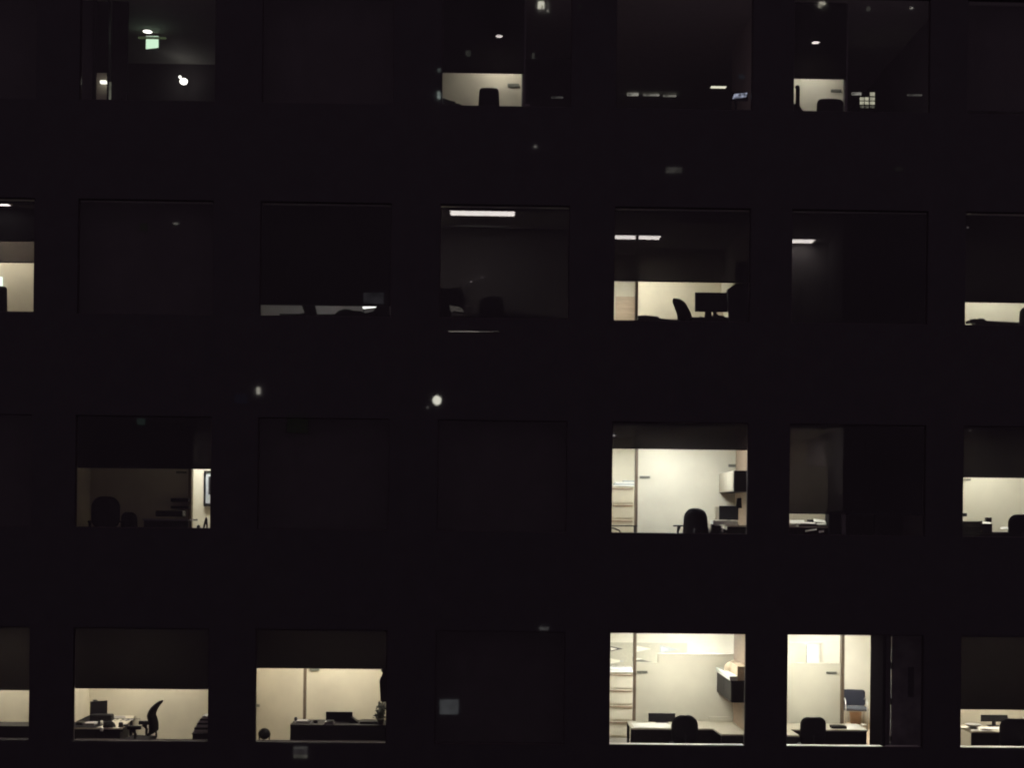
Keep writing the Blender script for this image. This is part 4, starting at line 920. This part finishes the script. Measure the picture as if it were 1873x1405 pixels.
# --- col 5
x0, x1 = roomx(5)
xa = W(1543.5, 175, 2.9).x; xa2 = W(1544.5, 175, .33).x
MB().box(x0-.01, xa-.001, 2.9, 2.96, F1-.004, CE[1]+.004).build('partition_wall', 'wall', bld)
w = MB(); w.slab([(xa2, .31), (xa2+.05, .31), (xa+.05, 2.96), (xa, 2.96)], F1-.004, CE[1]+.004); w.build('partition_wall', 'greywall', bld)  # slanted return added so lamp light stays left of it
downlight(1492, 77, 1, 195, 'bright oval downlight at the top right', dia=.15)
shade(1, 5, 144.5, SH[.005], 'roller shade lowered in the top-row office with the black pillar lamp', 1490, x1=xa2)
wallplate(1520, 1539, 163, 167.5, 2.9, 'dark plate at the right of the top-row right office')
task_chair(1, W(1519, 190, .5).x, .76, 'low broad black chair back in the top-row right office', w=.50, top=.96, bh=.5, rad=.09, wrap=.03, arms=False)
t = thing('floor_lamp', 'black knobbed floor lamp at the left edge of the top-row right office', 'floor lamp', (W(1458, 200, .6).x, .6, F1))
p = W(1458.5, 158, .6)
MB().ball((p.x, .6, p.z-.01), .045, .04, .04).tube([(p.x+.01, .6, p.z-.04), (p.x-.002, .6, F1+.02)], .038).build('stem', 'black', t)
MB().lathe((p.x, .6, F1), [(.14, 0), (.14, .015), (.03, .03)], 24).build('base', 'black', t)
sil([(1448, 190), (1456, 189), (1462, 192), (1465, 197), (1470, 203), (1470, 212), (1448, 212)], .5, .12, 'bag', 'blackfab', 'sloping black bag at the foot of the floor lamp', 'bag')
# right part: glazed door 3x3 far away
t = thing('glazed_door', 'nine-pane lit window far inside the dark top-row right office', 'window', (W(1587, 190, 2.6).x, 2.6, F1))
pan = [(1573, 1580.5), (1582, 1589), (1591.5, 1600)]; rowsy = [(168.5, 175), (177.5, 183), (185, 190.5), (193, 197)]
pm = emit_patchy('far_pane_glow', (1, .95, .72), .5, 8, .6); pm2 = emit_patchy('far_pane_glow_low', (1, .95, .75), .12, 16, .1)
for i, (a, b) in enumerate(pan):
    for j, (ya, yb) in enumerate(rowsy):
        if j == 0 and i < 2: continue
        mb = MB(); mb.pb(a, b, ya, yb, 2.6, .01); mb.build('pane', pm2 if j == 3 else pm, t)
mb = MB(); p = W(1571, 203, 2.62); q = W(1602, 166, 2.62); mb.box(p.x, q.x, 2.62, 2.65, F1, q.z); mb.build('door_leaf', 'black', t)
for (a, b, y, s, l, hh) in ((1558, 1576, 170.5, .3, 'short blurred light left of the nine-pane window', 4), (1660, 1687, 173, .07, 'faint thin light right of the nine-pane window', 2.2), (1511, 1528, 86.3, .03, 'faint strip just right of the bright oval downlight', 2)):
    d = 2.5 if a < 1570 else 1.0
    mb = MB(); mb.pb(a, b, y-hh*.6, y+hh*.6, d, .04, .01); one(mb, 'far_light', emit_patchy('far_glow', (1, .95, .85), s, 9, .15), l, 'ceiling light', 'blurred far lights')
mb = MB(); mb.pb(1008, 1030, 175.8, 178.8, 3.3, .04, .01); one(mb, 'far_light', emit_patchy('far_glow', (1, .95, .9), .05, 12, .1), 'faint thin light right of the square chair back office', 'ceiling light', 'blurred far lights')
# blinds added over the unlit windows so their rooms stay evenly dark
where = {(1, 0): 'top-left corner window', (1, 2): 'top-row window just right of the exit sign', (1, 6): 'top-right corner window',
         (2, 1): 'second-row window, second from the left', (3, 0): 'third-row window cut by the left edge', (3, 2): 'third-row window right of the framed picture',
         (3, 3): 'third-row window left of the curved chair', (4, 3): 'bottom-row window left of the pennant office'}
closed = mat('added_blind_cloth', (.045, .041, .044), .95, .15, 2.5, spec=.1)
for (rr, c), txt in where.items():
    shade(rr, c, SP[rr]+6, closed, 'dark blind added to cover the '+txt)
# ================================================================ surroundings, seen only as reflections in glass and stone
g = MB().box(-150, 150, -150, 150, -1.2, -.02)
go = g.build('ground', 'asphalt'); go['kind'] = 'structure'
YO = -50.0
ob = thing('opposite_building', 'pale concrete block across the street, behind the viewer', 'building', (0, YO-10, 0))
MB().box(-60, 60, YO-20, YO, 0, 60).build('wall', 'opp', ob)
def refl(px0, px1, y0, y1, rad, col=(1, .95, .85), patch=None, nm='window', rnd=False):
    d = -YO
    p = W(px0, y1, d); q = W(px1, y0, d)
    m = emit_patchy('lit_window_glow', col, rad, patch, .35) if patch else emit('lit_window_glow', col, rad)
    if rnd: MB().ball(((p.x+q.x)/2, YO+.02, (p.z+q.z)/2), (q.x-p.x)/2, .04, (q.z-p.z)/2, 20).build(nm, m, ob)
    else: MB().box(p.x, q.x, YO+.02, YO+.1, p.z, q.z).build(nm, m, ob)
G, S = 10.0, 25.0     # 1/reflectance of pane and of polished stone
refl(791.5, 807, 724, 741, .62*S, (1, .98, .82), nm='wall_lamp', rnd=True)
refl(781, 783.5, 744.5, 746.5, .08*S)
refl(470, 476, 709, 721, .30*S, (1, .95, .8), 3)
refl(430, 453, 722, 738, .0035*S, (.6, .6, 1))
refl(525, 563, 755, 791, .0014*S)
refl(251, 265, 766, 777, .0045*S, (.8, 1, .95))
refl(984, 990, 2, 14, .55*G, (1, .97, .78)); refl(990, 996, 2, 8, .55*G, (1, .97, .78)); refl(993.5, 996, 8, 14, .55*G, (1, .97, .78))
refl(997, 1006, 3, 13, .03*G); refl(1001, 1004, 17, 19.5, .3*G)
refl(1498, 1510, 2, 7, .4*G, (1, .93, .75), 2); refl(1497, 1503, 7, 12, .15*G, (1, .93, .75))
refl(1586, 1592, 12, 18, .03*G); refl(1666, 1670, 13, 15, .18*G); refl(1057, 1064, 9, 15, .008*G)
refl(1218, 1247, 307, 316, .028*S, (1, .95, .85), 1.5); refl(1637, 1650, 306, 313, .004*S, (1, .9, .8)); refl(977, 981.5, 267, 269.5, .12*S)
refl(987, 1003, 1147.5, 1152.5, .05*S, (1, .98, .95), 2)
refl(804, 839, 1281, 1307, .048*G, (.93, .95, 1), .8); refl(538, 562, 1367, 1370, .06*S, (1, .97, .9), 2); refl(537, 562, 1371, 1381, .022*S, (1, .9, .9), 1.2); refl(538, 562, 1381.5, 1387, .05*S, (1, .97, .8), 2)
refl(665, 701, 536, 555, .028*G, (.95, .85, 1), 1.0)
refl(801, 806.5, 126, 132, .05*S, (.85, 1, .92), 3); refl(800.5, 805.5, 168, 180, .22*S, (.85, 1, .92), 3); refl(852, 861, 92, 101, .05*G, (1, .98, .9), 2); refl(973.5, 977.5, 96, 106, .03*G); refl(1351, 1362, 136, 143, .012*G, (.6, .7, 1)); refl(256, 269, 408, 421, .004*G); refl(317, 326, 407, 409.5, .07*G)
# ================================================================ world, camera, output
w = bpy.data.worlds.new('World'); sc.world = w; w.use_nodes = True
nt = w.node_tree; nt.nodes.clear()
o = nt.nodes.new('ShaderNodeOutputWorld'); sky = nt.nodes.new('ShaderNodeTexSky'); sky.sky_type = 'NISHITA'; sky.sun_disc = False
sky.sun_elevation = R(-6); sky.sun_rotation = R(200)
b1 = nt.nodes.new('ShaderNodeBackground'); b1.inputs[1].default_value = .05; nt.links.new(sky.outputs[0], b1.inputs[0])
b2 = nt.nodes.new('ShaderNodeBackground'); b2.inputs[0].default_value = (1, .68, .88, 1); b2.inputs[1].default_value = .155   # city glow
ad = nt.nodes.new('ShaderNodeAddShader'); nt.links.new(b1.outputs[0], ad.inputs[0]); nt.links.new(b2.outputs[0], ad.inputs[1]); nt.links.new(ad.outputs[0], o.inputs[0])
cd = bpy.data.cameras.new('Camera'); co = bpy.data.objects.new('Camera', cd); COL.objects.link(co)
m3 = Matrix((_R, _U, -_f)).transposed(); co.matrix_world = Matrix.Translation(CAM) @ m3.to_4x4()
cd.sensor_width = 36; cd.sensor_fit = 'HORIZONTAL'; cd.lens = 36*FPX/1873; cd.shift_y = (950-702.5)/1873; cd.clip_end = 500; cd.clip_start = .1
cd.dof.use_dof = True; cd.dof.focus_distance = 6.0; cd.dof.aperture_fstop = 5.6   # the lens sits slightly out of focus, as in the photograph
sc.camera = co
sc.render.engine = 'CYCLES'
sc.cycles.use_denoising = True
try: sc.cycles.denoiser = 'OPENIMAGEDENOISE'
except Exception: pass
sc.cycles.max_bounces = 8; sc.cycles.diffuse_bounces = 5; sc.cycles.transparent_max_bounces = 12; sc.cycles.glossy_bounces = 3
sc.cycles.caustics_reflective = False; sc.cycles.caustics_refractive = False
sc.cycles.sample_clamp_indirect = 4.0
sc.view_settings.view_transform = 'Standard'; sc.view_settings.look = 'None'; sc.view_settings.exposure = 0; sc.view_settings.gamma = 1
sc.render.resolution_x = 1024; sc.render.resolution_y = 769
